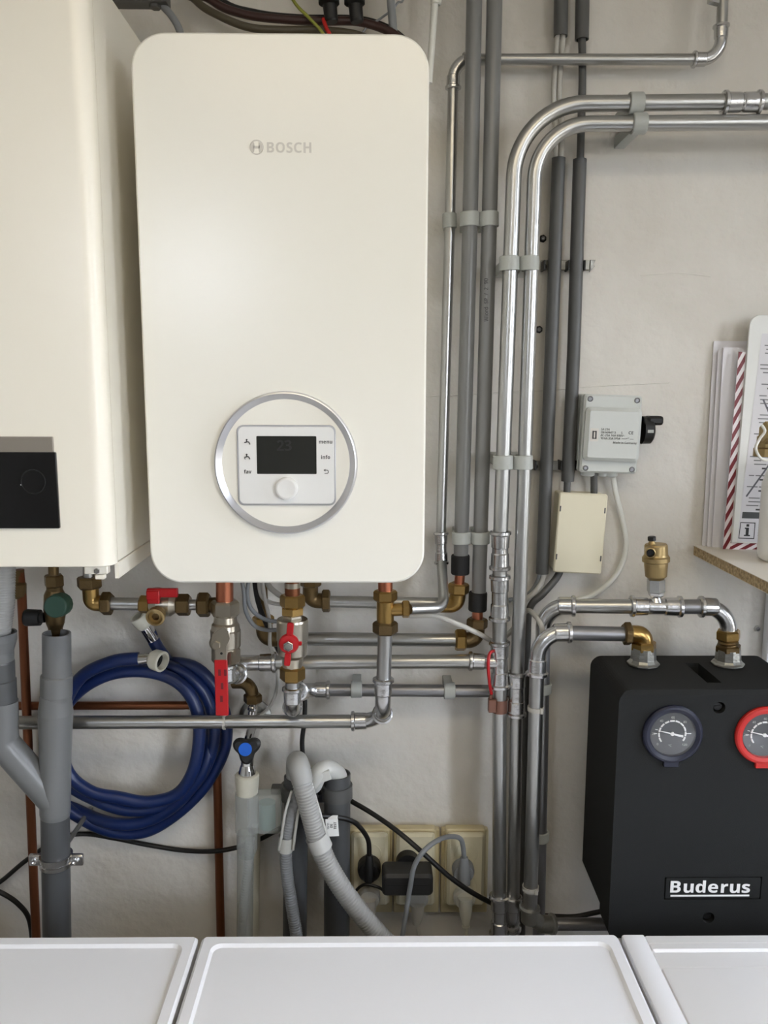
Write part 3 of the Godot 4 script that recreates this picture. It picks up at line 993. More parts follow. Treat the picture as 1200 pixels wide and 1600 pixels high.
	sb.tri(lean * Vector3(0.012, 0, zz), lean * Vector3(wd, 0.012, zz), lean * Vector3(0.012, 0.012, zz), lean.basis.z, lean.basis.z, lean.basis.z, Vector2(0, 1), Vector2(1, 0.1), Vector2(1, 1))
	part(bag, "striped_border", sb, sm)
	# a white bottle with a brass fitting and a looped cord, mostly outside the frame
	var bz := 0.13
	var bx := P(1190, 820, bz).x + 0.045
	var b := thing("bottle", "white plastic bottle with brass cap and cord at right edge of shelf", "bottle", Vector3(bx, y, bz))
	part(b, "bottle_body", mb().lathe(Vector3(bx, y, bz), Vector3.UP, [[0.0, 0.0], [0.0, 0.038], [0.004, 0.043], [0.012, 0.045], [0.12, 0.045], [0.145, 0.038], [0.158, 0.02], [0.165, 0.018], [0.165, 0.0]], 36), m.plastic_white)
	var cp := P(1196, 676, bz + 0.02)
	part(b, "brass_cap", mb().lathe(Vector3(cp.x + 0.012, y + 0.165, bz), Vector3.UP, [[0.0, 0.014], [0.0, 0.018], [0.012, 0.018], [0.014, 0.014], [0.03, 0.014], [0.032, 0.012], [0.032, 0.0]], 12, true).hexa(cp + Vector3(-0.004, 0, 0), Vector3.RIGHT, 0.017, 0.03), m.brass_satin)
	part(b, "cord", mb().tube(curve(L([[1190, 664, bz + 0.045], [1195, 674, bz + 0.048], [1187, 686, bz + 0.045], [1181, 700, bz + 0.045], [1187, 714, bz + 0.045], [1197, 719, bz + 0.045], [1214, 716, bz + 0.045]])), 0.0022, 8), m.cable_white)

func wall_pipes() -> void:
	# thin steel pipe: over the top, down beside the boiler and forward to the right tee
	var ra := S(16.5, 400, 0.04) * 0.5
	var t := thing("steel_pipe", "thin bright steel pipe running down right beside the middle boiler from the top right corner", "pipe", P(694, 800, 0.04))
	pipe(t, [[1141, -400, 0.035], [1128, 40, 0.035]], ra, m.steel)
	elbow(t, [1127, 38, 0.035], [1126, 93, 0.035], [1082, 93, 0.035], ra)
	part(t, "valve_spindle", mb().hexa(P(1122, 4, 0.04), Vector3(-1, 0.1, 0.2), 0.006, 0.016), m.zinc)
	pipe(t, [[1086, 93, 0.035], [735, 93, 0.035]], ra, m.steel)
	elbow(t, [744, 93, 0.035], [709, 93, 0.035], [708, 140, 0.035], ra)
	pipe(t, [[708, 134, 0.035], [703, 345, 0.04], [689, 836, 0.05]], ra, m.steel)
	coupling(t, [689, 831, 0.05], [690, 882, 0.055], ra)
	pipe(t, [[690, 876, 0.055], [694, 950, 0.13], [640, 952, 0.165]], ra, m.steel, 0.03)

	# two grey coated pipes
	var rb := S(24, 400, 0.065) * 0.5
	t = thing("coated_pipe", "left one of the two grey plastic coated pipes with a black end cap", "pipe", P(721, 872, 0.065), "grey coated pipes")
	pipe(t, [[748, -400, 0.065], [735, 330, 0.065], [720, 872, 0.065]], rb, m.pipe_gray)
	turned(t, "end_cap", [719, 897, 0.065], [719.5, 867, 0.065], [[0, 24], [0, 27], [0.06, 29], [0.94, 29], [1, 27], [1, 20]], m.rubber)
	pipe(t, [[719, 896, 0.065], [717, 916, 0.065]], S(16, 900, 0.065) * 0.5, m.copper, 0.0, "copper_stub")
	nut(t, [716, 928, 0.065], [717, 911, 0.065], 31, m.brass)
	part(t, "brass_elbow", mb().tube(bend(L([[716, 925, 0.065], [713, 945, 0.065], [688, 945, 0.06]]), 0.012, 8), S(25, 940, 0.065) * 0.5, 18), m.brass)
	pipe(t, [[692, 943, 0.06], [512, 940, 0.06]], S(19, 940, 0.06) * 0.5, m.steel)
	nut(t, [503, 939, 0.06], [516, 939, 0.06], 34, m.brass_old)
	part(t, "brass_elbow", mb().tube(bend(L([[506, 939, 0.06], [485, 938, 0.06], [485, 908, 0.07]]), 0.012, 8), S(24, 940, 0.06) * 0.5, 18), m.brass_old)
	nut(t, [485, 916, 0.07], [485, 902, 0.07], 32, m.brass_old)
	pipe(t, [[485, 905, 0.07], [486, 880, 0.07]], S(17, 900, 0.065) * 0.5, m.copper, 0.0, "copper_stub")
	var print1 := P(758, 470, 0.065) + Vector3(0, 0, rb)
	t = thing("coated_pipe", "right one of the two grey plastic coated pipes reaching lower to its black end cap", "pipe", P(748, 928, 0.065), "grey coated pipes")
	pipe(t, [[782, -400, 0.065], [765, 330, 0.065], [748, 930, 0.065]], rb, m.pipe_gray)
	words(t, "pipe_print", "Wiord  SP  /  2  90", print1 + Vector3(0, 0, 0.0002), 0.006, m.ink, false, 1.0, PI / 2 + 0.03)
	turned(t, "end_cap", [746, 954, 0.065], [747, 925, 0.065], [[0, 24], [0, 27], [0.06, 29], [0.94, 29], [1, 27], [1, 20]], m.rubber)
	pipe(t, [[746, 953, 0.065], [746, 970, 0.065]], S(17, 960, 0.065) * 0.5, m.copper, 0.0, "copper_stub")
	nut(t, [745, 982, 0.065], [746, 966, 0.065], 31, m.brass_old)
	part(t, "brass_elbow", mb().tube(bend(L([[745, 978, 0.065], [744, 1001, 0.065], [718, 1000, 0.065]]), 0.014, 8), S(25, 990, 0.065) * 0.5, 18), m.brass_old)
	nut(t, [728, 1000, 0.065], [711, 1000, 0.065], 33, m.brass)
	pipe(t, [[716, 1000, 0.065], [438, 998, 0.065]], S(21, 1000, 0.065) * 0.5, m.steel)
	nut(t, [436, 998, 0.065], [450, 998, 0.065], 32, m.brass_old)
	part(t, "brass_elbow", mb().tube(bend(L([[440, 998, 0.065], [414, 997, 0.065], [412, 968, 0.065]]), 0.014, 8), S(26, 990, 0.065) * 0.5, 18), m.brass_old)
	nut(t, [412, 976, 0.065], [411, 962, 0.065], 32, m.brass)
	pipe(t, [[412, 966, 0.065], [408, 890, 0.075]], S(16, 960, 0.065) * 0.5, m.brass_old, 0.0, "copper_stub")

	# two wide steel pipes with long bends
	var rc := S(24, 400, 0.1) * 0.5
	t = thing("steel_pipe", "outer one of the two wide steel pipes bending down from the upper right", "pipe", P(782, 1100, 0.1))
	pipe(t, [[2040, 150, 0.1], [807, 163, 0.1], [782, 836, 0.1]], rc, m.steel, 0.105)
	coupling(t, [1128, 160.5, 0.1], [1189, 160, 0.1], rc)
	coupling(t, [782, 829, 0.1], [781, 891, 0.1], rc)
	coupling(t, [781, 898, 0.1], [780.5, 970, 0.1], rc)
	pipe(t, [[781, 880, 0.1], [780.5, 1010, 0.1]], rc, m.steel)
	var b := mb()
	var p := L([[780.5, 1001, 0.1], [780.5, 1075, 0.1], [732, 1033, 0.1], [780.5, 1035, 0.1]])
	sleeve(b, p[0], (p[1] - p[0]).normalized(), rc)
	sleeve(b, p[1], (p[0] - p[1]).normalized(), rc)
	sleeve(b, p[2], (p[3] - p[2]).normalized(), rc * 0.92)
	b.tube(PackedVector3Array([p[0], p[1]]), rc * 1.12, 18)
	b.tube(PackedVector3Array([p[2], p[3]]), rc, 18)
	part(t, "tee", b, m.zinc)
	pipe(t, [[780.5, 1070, 0.1], [780, 1402, 0.1]], rc, m.steel)
	coupling(t, [780, 1398, 0.1], [780, 1462, 0.1], rc)
	pipe(t, [[780, 1440, 0.1], [780, 1500, 0.1]], rc, m.steel)
	t = thing("steel_pipe", "inner one of the two wide steel pipes bending down from the upper right", "pipe", P(808, 1100, 0.1))
	pipe(t, [[2040, 184, 0.1], [838, 194, 0.1], [808, 1056, 0.1]], rc * 0.96, m.steel, 0.08)
	b = mb()
	p = L([[808, 1049, 0.1], [806.5, 1119, 0.1], [772, 1082, 0.06], [806.5, 1082, 0.1]])
	sleeve(b, p[0], (p[1] - p[0]).normalized(), rc * 0.96)
	sleeve(b, p[1], (p[0] - p[1]).normalized(), rc * 0.96)
	sleeve(b, p[2], (p[3] - p[2]).normalized(), rc * 0.9)
	b.tube(PackedVector3Array([p[0], p[1]]), rc * 1.1, 18)
	b.tube(PackedVector3Array([p[2], p[3]]), rc * 0.9, 18)
	part(t, "tee", b, m.zinc)
	pipe(t, [[806.5, 1112, 0.1], [802, 1405, 0.1]], rc * 0.9, m.steel)
	elbow(t, [802, 1400, 0.1], [801, 1440, 0.1], [801, 1450, 0.04], rc * 0.9)
	# horizontal pipe that joins the inner pipe behind the outer one
	var rh := S(19.5, 1078, 0.05) * 0.5
	pipe(t, [[776, 1080, 0.055], [505, 1078, 0.055]], rh, m.steel_dull)
	elbow(t, [516, 1078, 0.055], [470, 1078, 0.055], [466, 1080, 0.1], rh)

	# the loop to the pump group, right neck
	var rd := S(23, 947, 0.13) * 0.5
	t = thing("steel_pipe", "steel pipe loop with press tee above the right neck of the pump group", "pipe", P(848, 1300, 0.095))
	pipe(t, [[841, 1500, 0.08], [850, 990, 0.09]], rd * 0.9, m.steel_dull)
	elbow(t, [849, 998, 0.09], [850, 946, 0.1], [900, 947, 0.11], rd, 2)
	pipe(t, [[895, 947, 0.11], [990, 947.5, 0.13]], rd, m.steel)
	b = mb()
	p = L([[984, 947, 0.129], [1066, 948, 0.133], [1025, 926, 0.131], [1025, 948, 0.131]])
	sleeve(b, p[0], (p[1] - p[0]).normalized(), rd)
	sleeve(b, p[1], (p[0] - p[1]).normalized(), rd)
	b.tube(PackedVector3Array([p[0], p[1]]), rd * 1.08, 18)
	b.lathe(p[2], p[3] - p[2], [[0.0, rd * 0.5], [0.006, rd * 0.6], [0.014, rd * 0.95]], 18)
	part(t, "tee", b, m.zinc)
	pipe(t, [[1060, 948, 0.133], [1100, 948, 0.134]], rd, m.steel_dull)
	elbow(t, [1092, 948, 0.134], [1139, 949, 0.135], [1138, 992, 0.135], rd, 1)
	nut(t, [1138, 1000, 0.135], [1138, 984, 0.135], 35, m.brass)
	turned(t, "fitting_body", [1138, 1010, 0.135], [1138, 997, 0.135], [[0, 30], [0.3, 28], [0.5, 31], [0.7, 27], [1, 29]], m.brass_old)
	nut(t, [1138, 1018, 0.135], [1138, 1007, 0.135], 37, m.brass_old)
	# automatic air vent on its tee
	var v := thing("air_vent", "brass automatic air vent with black cap standing on the steel tee", "air vent", P(1025, 930, 0.131))
	turned(v, "hex_adapter", [1025, 932, 0.131], [1025, 905, 0.131], [[0, 20], [0.1, 24], [0.25, 25], [0.3, 28], [1.0, 28], [1.0, 18]], m.zinc, 6, true)
	turned(v, "vent_body", [1025, 907, 0.131], [1025, 850, 0.131], [[0, 18], [0.08, 28], [0.12, 33], [0.42, 36], [0.5, 36], [0.53, 42], [0.64, 42], [0.68, 38], [0.72, 36], [0.96, 35], [1.0, 32], [1.0, 0]], m.brass_satin, 40)
	turned(v, "side_boss", [1019, 868, 0.131], [1018.6, 845, 0.131], [[0, 14], [0.7, 15], [0.85, 11], [1, 8]], m.brass_satin, 16)
	part(v, "outlet", mb().lathe(P(1015, 861, 0.14), Vector3(-0.25, 0, 1), [[0.0, 0.0085], [0.016, 0.008], [0.017, 0.0065], [0.012, 0.005], [0.012, 0.0]], 20), m.brass_satin)
	part(v, "outlet_bore", mb().lathe(P(1015, 861, 0.14), Vector3(-0.25, 0, 1), [[0.0121, 0.0052], [0.0165, 0.0055]], 16).lathe(P(1015, 861, 0.14), Vector3(-0.25, 0, 1), [[0.013, 0.005], [0.013, 0.0]], 16), m.black)
	turned(v, "black_cap", [1018.6, 847, 0.131], [1018.4, 838, 0.131], [[0, 8], [0.2, 8], [0.3, 13], [0.9, 13], [1, 10], [1, 0]], m.black, 8, true)

	# the loop to the pump group, left neck
	t = thing("steel_pipe", "front steel pipe rising from the floor to the left neck of the pump group", "pipe", P(832, 1300, 0.135))
	elbow(t, [839, 1056, 0.135], [842, 989, 0.135], [893, 988, 0.135], rd)
	pipe(t, [[839, 1050, 0.135], [828, 1428, 0.135]], rd, m.steel)
	pipe(t, [[888, 989, 0.135], [982, 991, 0.135]], rd, m.steel_dull)
	nut(t, [974, 990, 0.135], [986, 990, 0.135], 35, m.brass_old)
	part(t, "brass_elbow", mb().tube(bend(L([[984, 990, 0.135], [1007, 991, 0.135], [1006, 1012, 0.135]]), 0.012, 8), S(27, 990, 0.135) * 0.5, 18), m.brass)
	nut(t, [1006, 1017, 0.135], [1006, 1002, 0.135], 36, m.brass)
	elbow(t, [828, 1416, 0.135], [827, 1444, 0.135], [866, 1444, 0.125], rd, 3, m.cast)
	pipe(t, [[862, 1444, 0.125], [985, 1444, 0.12]], rd * 0.9, m.steel_dull)

	# grey clips
	clip("grey pipe clip on the thin steel pipe beside the boiler, highest clip row", 702.5, 345, 0.04, 17, Vector3(-0.03, 1, 0))
	clip("grey pipe clip on the left grey coated pipe, upper clip row", 734, 343, 0.065, 24, Vector3(-0.03, 1, 0))
	clip("grey pipe clip on the right grey coated pipe, upper clip row", 764, 343, 0.065, 24, Vector3(-0.03, 1, 0))
	clip("pale clip on the left grey coated pipe just above its black cap", 721, 840, 0.065, 23, Vector3(-0.03, 1, 0), "grey plastic pipe clips", 19)
	clip("pale clip on the right grey coated pipe level with boiler bottom", 750.5, 840, 0.065, 23, Vector3(-0.03, 1, 0), "grey plastic pipe clips", 19)
	clip("grey clip on the outer wide steel pipe at the upper dark conduit bracket height", 796, 412, 0.1, 25, Vector3(-0.03, 1, 0))
	clip("grey clip on the inner wide steel pipe at the upper dark conduit bracket height", 827, 412, 0.1, 24, Vector3(-0.03, 1, 0))
	clip("grey clip on the outer wide steel pipe level with the isolator switch", 786, 722, 0.1, 25, Vector3(-0.03, 1, 0))
	clip("grey clip on the inner wide steel pipe level with the isolator switch", 817, 722, 0.1, 24, Vector3(-0.03, 1, 0))
	clip("grey clip on the upper horizontal run of the outer wide steel pipe", 993, 162, 0.1, 26, Vector3(1, 0, 0), "grey plastic pipe clips", 22)
	clip("grey clip on the lower horizontal run of the inner wide steel pipe", 998, 193, 0.1, 25, Vector3(1, 0, 0), "grey plastic pipe clips", 22)
	clip("left grey clip on the dull horizontal pipe below the valves", 557, 1077, 0.055, 20, Vector3(1, 0, 0), "grey plastic pipe clips", 17)
	clip("right grey clip on the dull horizontal pipe near the copper earth clamp", 702, 1079, 0.055, 20, Vector3(1, 0, 0), "grey plastic pipe clips", 17)
	clip("upper light clip on the rear pipe beside the pump group", 849, 1075, 0.089, 20, Vector3(0, 1, 0), "grey plastic pipe clips", 16)
	clip("lowest light clip on the rear pipe beside the pump group", 845, 1306, 0.083, 20, Vector3(0, 1, 0), "grey plastic pipe clips", 16)
	zip_tie("white tie round the front pipe just below its elbow by the pump group", 837, 1107, 0.135, 23, m.cable_light)
	zip_tie("white tie low on the front pipe near the socket boxes", 829, 1387, 0.135, 23, m.cable_light)

	# the copper earth clamp and its red wire
	t = thing("earth_clamp", "copper earth clamp with short red wire on the wide steel pipe", "clamp", P(780, 1100, 0.1))
	part(t, "band", mb().lathe(P(780.5, 1112, 0.1), Vector3.UP, [[0.0, rc], [0.0, rc * 1.12], [0.022, rc * 1.12], [0.022, rc]], 20), m.copper_dull)
	part(t, "lug", mb().box(P(769, 1102, 0.108), Vector3(0.013, 0.022, 0.012), 0.001).lathe(P(767, 1091, 0.108), Vector3.UP, [[0.0, 0.003], [0.006, 0.003], [0.006, 0.0]], 12), m.copper_dull)
	part(t, "red_wire", mb().tube(curve(L([[768, 1084, 0.108], [765, 1068, 0.114], [763, 1045, 0.12], [764, 1025, 0.116], [769, 1018, 0.108], [776, 1022, 0.09]])), 0.0027, 10), m.red)

	# dark conduits with their loose cables
	var re := S(21, 400, 0.025) * 0.5
	for q in [["dark grey conduit stub hanging at the top edge, left of two", [[881, -400, 0.022], [876, 57, 0.022]]], ["dark grey conduit stub hanging at the top edge, right of two", [[917, -400, 0.022], [909, 62, 0.022]]], ["long dark grey conduit left of the isolator switch reaching below the junction box top", [[873, 247, 0.022], [861, 560, 0.022], [847, 896, 0.022]]], ["dark grey conduit nearest the isolator switch", [[906, 249, 0.022], [896, 560, 0.022], [887, 752, 0.022]]]]:
		var cb := mb()
		var cp := L(q[1])
		cb.tube(cp, re, 20, false)
		cb.tube(cp, re * 0.86, 20, false)
		for e in [[0, 1], [-1, -1]]:
			cb.lathe(cp[e[0]], Vector3(0, e[1], 0), [[0.0, re * 0.86], [0.0, re]], 20)
		single("conduit", q[0], "conduit", cb, m.conduit, "dark grey conduits")
	single("conduit_cable", "pale cable bridging the gap between the left dark conduits, left strand", "cable", mb().tube(curve(L([[872, 40, 0.022], [868, 90, 0.018], [865, 150, 0.018], [868, 200, 0.018], [868, 260, 0.022]])), 0.0042, 10), m.cable_light, "cables between conduits")
	single("conduit_cable", "pale cable bridging the gap between the left dark conduits, right strand", "cable", mb().tube(curve(L([[881, 40, 0.022], [877, 90, 0.018], [874, 150, 0.018], [878, 200, 0.018], [876, 260, 0.022]])), 0.0042, 10), m.cable_light, "cables between conduits")
	single("conduit_cable", "thick dark cable bridging the gap between the right dark conduits", "cable", mb().tube(curve(L([[909, 40, 0.022], [910, 120, 0.018], [908, 200, 0.018], [906, 270, 0.022]])), 0.0062, 12), m.conduit, "cables between conduits")
	# brackets under the dark conduits
	for q in [[415, 862, 900, "upper grey bracket holding the dark conduits to the wall"], [727, 848, 888, "lower grey bracket behind the dark conduits beside the isolator switch"]]:
		var y: float = q[0]
		var at := P((q[1] + q[2]) * 0.5, y, 0)
		var o := thing("conduit_bracket", q[3], "bracket", at, "conduit brackets")
		var h := S(15, y, 0.0)
		var xa := P(q[1] - 18, y, 0).x
		var xb := P(q[2] + 20, y, 0).x
		part(o, "rail", mb().box(Vector3((xa + xb) * 0.5, at.y, 0.004), Vector3(xb - xa, h, 0.008), 0.001), m.cast)
		for cx in [q[1], q[2]]:
			var cc := P(cx, y, 0.022)
			for sg in [-1.0, 1.0]:
				part(o, "jaw", mb().box(cc + Vector3(sg * (re + 0.002), 0, -0.006), Vector3(0.003, h, 0.026), 0.0008), m.black)
		part(o, "end_tab", mb().prism(PackedVector2Array([Vector2(0, -h * 0.7), Vector2(h * 0.5, -h * 0.1), Vector2(h * 0.3, 0), Vector2(h * 0.55, h * 0.5), Vector2(0, h * 0.5)]), flat_at(Vector3(xb, at.y, 0.004)), 0.006, 0.0005), m.cast)
		part(o, "screw", mb().lathe(P(q[1] - 12, y + 2, 0.008), Vector3.BACK, [[0.0, 0.005], [0.003, 0.0045], [0.003, 0.0]], 12), m.black)

func boiler_pipes() -> void:
	var z := 0.165
	var r := S(24, 1000, z) * 0.5
	# left valve with the long red lever
	var t := thing("ball_valve", "nickel ball valve with a long red lever hanging below the middle boiler", "valve", P(352, 1000, z))
	pipe(t, [[351, 880, z], [351, 946, z]], S(27, 920, z) * 0.5, m.copper, 0.0, "copper_tail")
	nut(t, [352, 962, z], [351.5, 938, z], 42, m.nickel)
	turned(t, "valve_body", [353, 1032, z], [352, 955, z], [[0, 30], [0.1, 36], [0.14, 40], [0.28, 42], [0.3, 46], [0.62, 47], [0.64, 44], [0.74, 42], [0.78, 36], [0.9, 34], [0.92, 39], [1, 39]], m.nickel, 32)
	nut(t, [353, 1036, z], [353, 1010, z], 42, m.nickel, "valve_end")
	var st := P(345, 996, z)
	part(t, "stem", mb().lathe(st, Vector3.BACK, [[0.0, 0.013], [0.03, 0.012], [0.034, 0.009], [0.034, 0.0]], 24).hexa(st + Vector3(0, 0, 0.034), Vector3.BACK, 0.0068, 0.008), m.nickel)
	var hz := z + 0.034
	var lv := PackedVector2Array()
	for q in [[330, 1002], [332, 990], [350, 978], [358, 985], [360, 998], [355, 1008], [355, 1034], [337, 1034], [336, 1010]]:
		var w := P(q[0], q[1], hz)
		lv.append(Vector2(w.x, w.y))
	var lever := part(t, "lever", mb().prism(lv, flat_at(Vector3(0, 0, hz)), 0.003, 0.0006), m.nickel)
	var ra := rect_at(336.5, 1030, 356.5, 1117, hz)
	var rc: Vector3 = ra[0]
	var rs: Vector2 = ra[1]
	var grip := part(t, "red_grip", mb().prism(MB.rrect(rs.x, rs.y, 0.002, 3), flat_at(rc - Vector3(0, 0, 0.002)), 0.0065, 0.0012), m.red)
	var marks := mb()
	for q in [[343, 1051], [352, 1051], [347, 1072], [346, 1092]]:
		marks.box(P(q[0], q[1], hz + 0.0046), Vector3(0.004, 0.010, 0.0004), 0.0)
	part(grip, "worn_mark", marks, m.red_print)
	part(lever, "rivet_hole", mb().lathe(P(346, 1021, hz + 0.003), Vector3.BACK, [[0.0, 0.002], [0.0004, 0.002], [0.0004, 0.0]], 12), m.black)
	# the steel pipe under it
	var t1 := thing("steel_pipe", "horizontal steel pipe from the red lever valve to the press tee", "pipe", P(560, 1036, 0.1))
	var rp := S(22, 1036, 0.1) * 0.5
	pipe(t1, [[353, 1030, z], [353, 1042, z]], rp * 1.05, m.steel)
	elbow(t1, [353, 1036, z], [354, 1058, z], [372, 1052, 0.11], rp, 3)
	elbow(t1, [364, 1052, 0.1], [362, 1036, 0.1], [432, 1035, 0.1], rp, 2)
	pipe(t1, [[425, 1035, 0.1], [740, 1033.5, 0.1]], rp, m.steel)

	# middle valve with the red tee handle
	t = thing("ball_valve", "fat nickel valve with red tee handle under the middle of the boiler", "valve", P(457, 1050, z))
	pipe(t, [[457, 880, z], [457, 935, z]], S(24, 920, z) * 0.5, m.copper_old, 0.0, "copper_tail")
	part(t, "label_band", mb().lathe(P(457, 918, z), Vector3.UP, [[0.0, S(12.3, 920, z)], [0.008, S(12.3, 920, z)]], 20), m.nickel)
	nut(t, [457, 949, z], [457, 929, z], 37, m.brass)
	nut(t, [457, 961, z], [457, 947, z], 35, m.brass, "nut", 0.1)
	turned(t, "collar", [457, 974, z], [457, 957, z], [[0, 32], [0.6, 33], [0.8, 30], [1, 30]], m.nickel, 6, true)
	turned(t, "valve_body", [457, 1044, z], [457, 967, z], [[0, 30], [0.22, 34], [0.26, 42], [0.3, 46], [0.56, 47], [0.58, 49], [0.96, 49], [1, 47], [1, 30]], m.nickel, 36)
	nut(t, [457, 1063, z], [457, 1041, z], 37, m.brass)
	pipe(t, [[457, 1060, z], [457, 1080, z]], r * 0.92, m.steel)
	var hp := P(452, 1004, z + 0.026)
	var hk := S(1.0, 1004, z + 0.03)
	var hb := mb().lathe(hp, Vector3.BACK, [[0.0, 15 * hk], [0.006, 16 * hk], [0.01, 14 * hk], [0.011, 9 * hk], [0.011, 0.0]], 28)
	var hx := Transform3D(Basis(Vector3.BACK, -0.1), hp)
	for q in [[24, 20, 5.2], [-25, 21, 4.8]]:
		hb.prism(MB.rrect(q[2] * 2 * hk, q[1] * hk, 2.5 * hk, 3), hx * Transform3D(Basis(), Vector3(0, q[0] * hk, 0.003)), 0.006, 0.0008)
	hb.prism(MB.rrect(8 * hk, 6 * hk, 2 * hk, 3), flat_at(hp + Vector3(16 * hk, 0, 0.001)), 0.006, 0.0008)
	var handle := part(t, "tee_handle", hb, m.red)
	part(handle, "handle_nut", mb().hexa(hp + Vector3(0, -1.5 * hk, 0.011), Vector3.BACK, 8.2 * hk, 0.005), m.zinc)
	part(handle, "handle_bolt", mb().lathe(hp + Vector3(0, -1.5 * hk, 0.016), Vector3.BACK, [[0.0, 4.6 * hk], [0.0012, 4.4 * hk], [0.0012, 0.0]], 16), m.cast)
	elbow(t, [457, 1073, z], [457, 1112, z], [457, 1104, 0.115], r * 0.92)
	elbow(t, [458, 1096, 0.12], [458, 1088, 0.075], [478, 1082, 0.06], r * 0.92, 0)

	# right tee and the long low pipe
	t = thing("steel_pipe", "long low steel pipe hooking up to the brass tee under the boiler's right corner", "pipe", P(500, 1128, 0.1))
	pipe(t, [[602, 880, z], [602, 930, z]], S(23, 910, z) * 0.5, m.copper, 0.0, "copper_tail")
	nut(t, [602, 939, z], [602, 922, z], 35, m.brass)
	var tb := mb()
	var tp := L([[602, 976, z], [602, 935, z], [602, 953, z], [632, 952, z]])
	tb.tube(PackedVector3Array([tp[0], tp[1]]), S(13.5, 950, z), 20)
	tb.tube(PackedVector3Array([tp[2], tp[3]]), S(10, 950, z), 20)
	part(t, "brass_tee", tb, m.brass)
	nut(t, [628, 952, z], [640, 952, z], 26, m.brass)
	nut(t, [602, 990, z], [602, 971, z], 37, m.brass_old)
	pipe(t, [[602, 985, z], [599, 1070, z]], r * 0.95, m.steel)
	elbow(t, [599, 1059, z], [598, 1109, z], [597.5, 1116, 0.122], r * 0.95)
	elbow(t, [597.5, 1108, 0.13], [597, 1126, 0.105], [548, 1127, 0.105], r * 0.92, 2)
	pipe(t, [[560, 1127, 0.105], [25, 1129, 0.105]], r * 0.92, m.steel)
	single("cable_tie", "white tie round the low steel pipe under the red lever", "cable tie", mb().lathe(P(349, 1128, 0.105), Vector3.RIGHT, [[0.0, r * 0.93], [0.0, r * 1.05], [0.004, r * 1.05], [0.004, r * 0.93]], 20).box(P(351, 1116, 0.117), Vector3(0.005, 0.007, 0.004), 0.0005), m.cable_light, "white ties round pipes")

	# the left run with the red wing handle
	var zl := 0.15
	t = thing("valve_run", "brass and steel connection with red wing handle between the two boilers", "valve", P(240, 945, zl))
	pipe(t, [[137, 868, zl], [139, 906, zl]], S(17, 890, zl) * 0.5, m.steel)
	nut(t, [140, 919, zl], [139, 901, zl], 36, m.brass_old)
	part(t, "brass_elbow", mb().tube(bend(L([[141, 914, zl], [143, 942, zl], [172, 943, zl]]), 0.008, 8), S(25, 930, zl) * 0.5, 20), m.brass)
	nut(t, [159, 943, zl], [175, 943, zl], 35, m.brass_old)
	pipe(t, [[170, 943, zl], [225, 944, zl]], S(20, 940, zl) * 0.5, m.steel)
	nut(t, [218, 944, zl], [236, 945, zl], 27, m.brass)
	turned(t, "valve_body", [232, 944, zl], [282, 945, zl], [[0, 22], [0.15, 30], [0.3, 36], [0.7, 37], [0.85, 26], [1, 24]], m.nickel, 28)
	nut(t, [276, 945, zl], [297, 945, zl], 33, m.brass_old)
	pipe(t, [[290, 945, zl], [318, 945, zl]], S(17, 945, zl) * 0.5, m.steel)
	nut(t, [309, 945, zl], [328, 945, zl], 37, m.brass_old)
	part(t, "brass_tee", mb().tube(L([[324, 945, zl], [352, 944, z - 0.004]]), S(11.5, 940, zl), 18), m.brass_old)
	var fp := P(243, 964, zl + 0.03)
	var k := S(1.0, 964, zl + 0.03)
	part(t, "test_port", mb().lathe(fp - Vector3(0, -0.006, 0.03), Vector3(0, -0.2, 1), [[0.0, 10 * k], [0.022, 12 * k], [0.022, 14 * k], [0.033, 14.5 * k], [0.034, 11.5 * k], [0.028, 10.5 * k], [0.030, 6 * k]], 28), m.brass_satin)
	part(t, "port_socket", mb().lathe(fp - Vector3(0, -0.006, 0.03), Vector3(0, -0.2, 1), [[0.030, 6.2 * k], [0.025, 5.6 * k], [0.025, 0.0]], 6, true), m.brass_old)
	var w0 := P(240, 931, zl + 0.02)
	part(t, "valve_neck", mb().lathe(w0 - Vector3(0, 0.012, 0.02), Vector3(0, 1, 0.2), [[0.0, 11 * k], [0.018, 10 * k], [0.018, 0]], 18), m.nickel)
	var wb := mb()
	wb.box(P(240, 929, zl + 0.022), Vector3(21 * k, 15 * k, 0.012), 0.002)
	wb.box(P(254, 926, zl + 0.02), Vector3(48 * k, 14 * k, 0.008), 0.0015)
	wb.box(P(240, 939, zl + 0.024), Vector3(19 * k, 8 * k, 0.008), 0.0015)
	part(t, "wing_handle", wb, m.red)

	# drain elbow hanging under the red lever valve
	t = thing("drain_elbow", "old dull brass drain elbow behind the red lever", "elbow", P(395, 1100, 0.06))
	part(t, "brass_elbow", mb().tube(bend(L([[365, 1066, 0.05], [392, 1066, 0.06], [395, 1094, 0.06]]), 0.018, 8), S(20, 1070, 0.06) * 0.5, 18), m.brass_old)
	nut(t, [395, 1098, 0.06], [395, 1084, 0.06], 27, m.brass_old)
	turned(t, "chrome_tail", [394, 1116, 0.06], [395, 1096, 0.06], [[0, 13], [0.3, 13], [0.4, 16], [0.6, 15], [0.7, 12], [1, 12]], m.chrome)

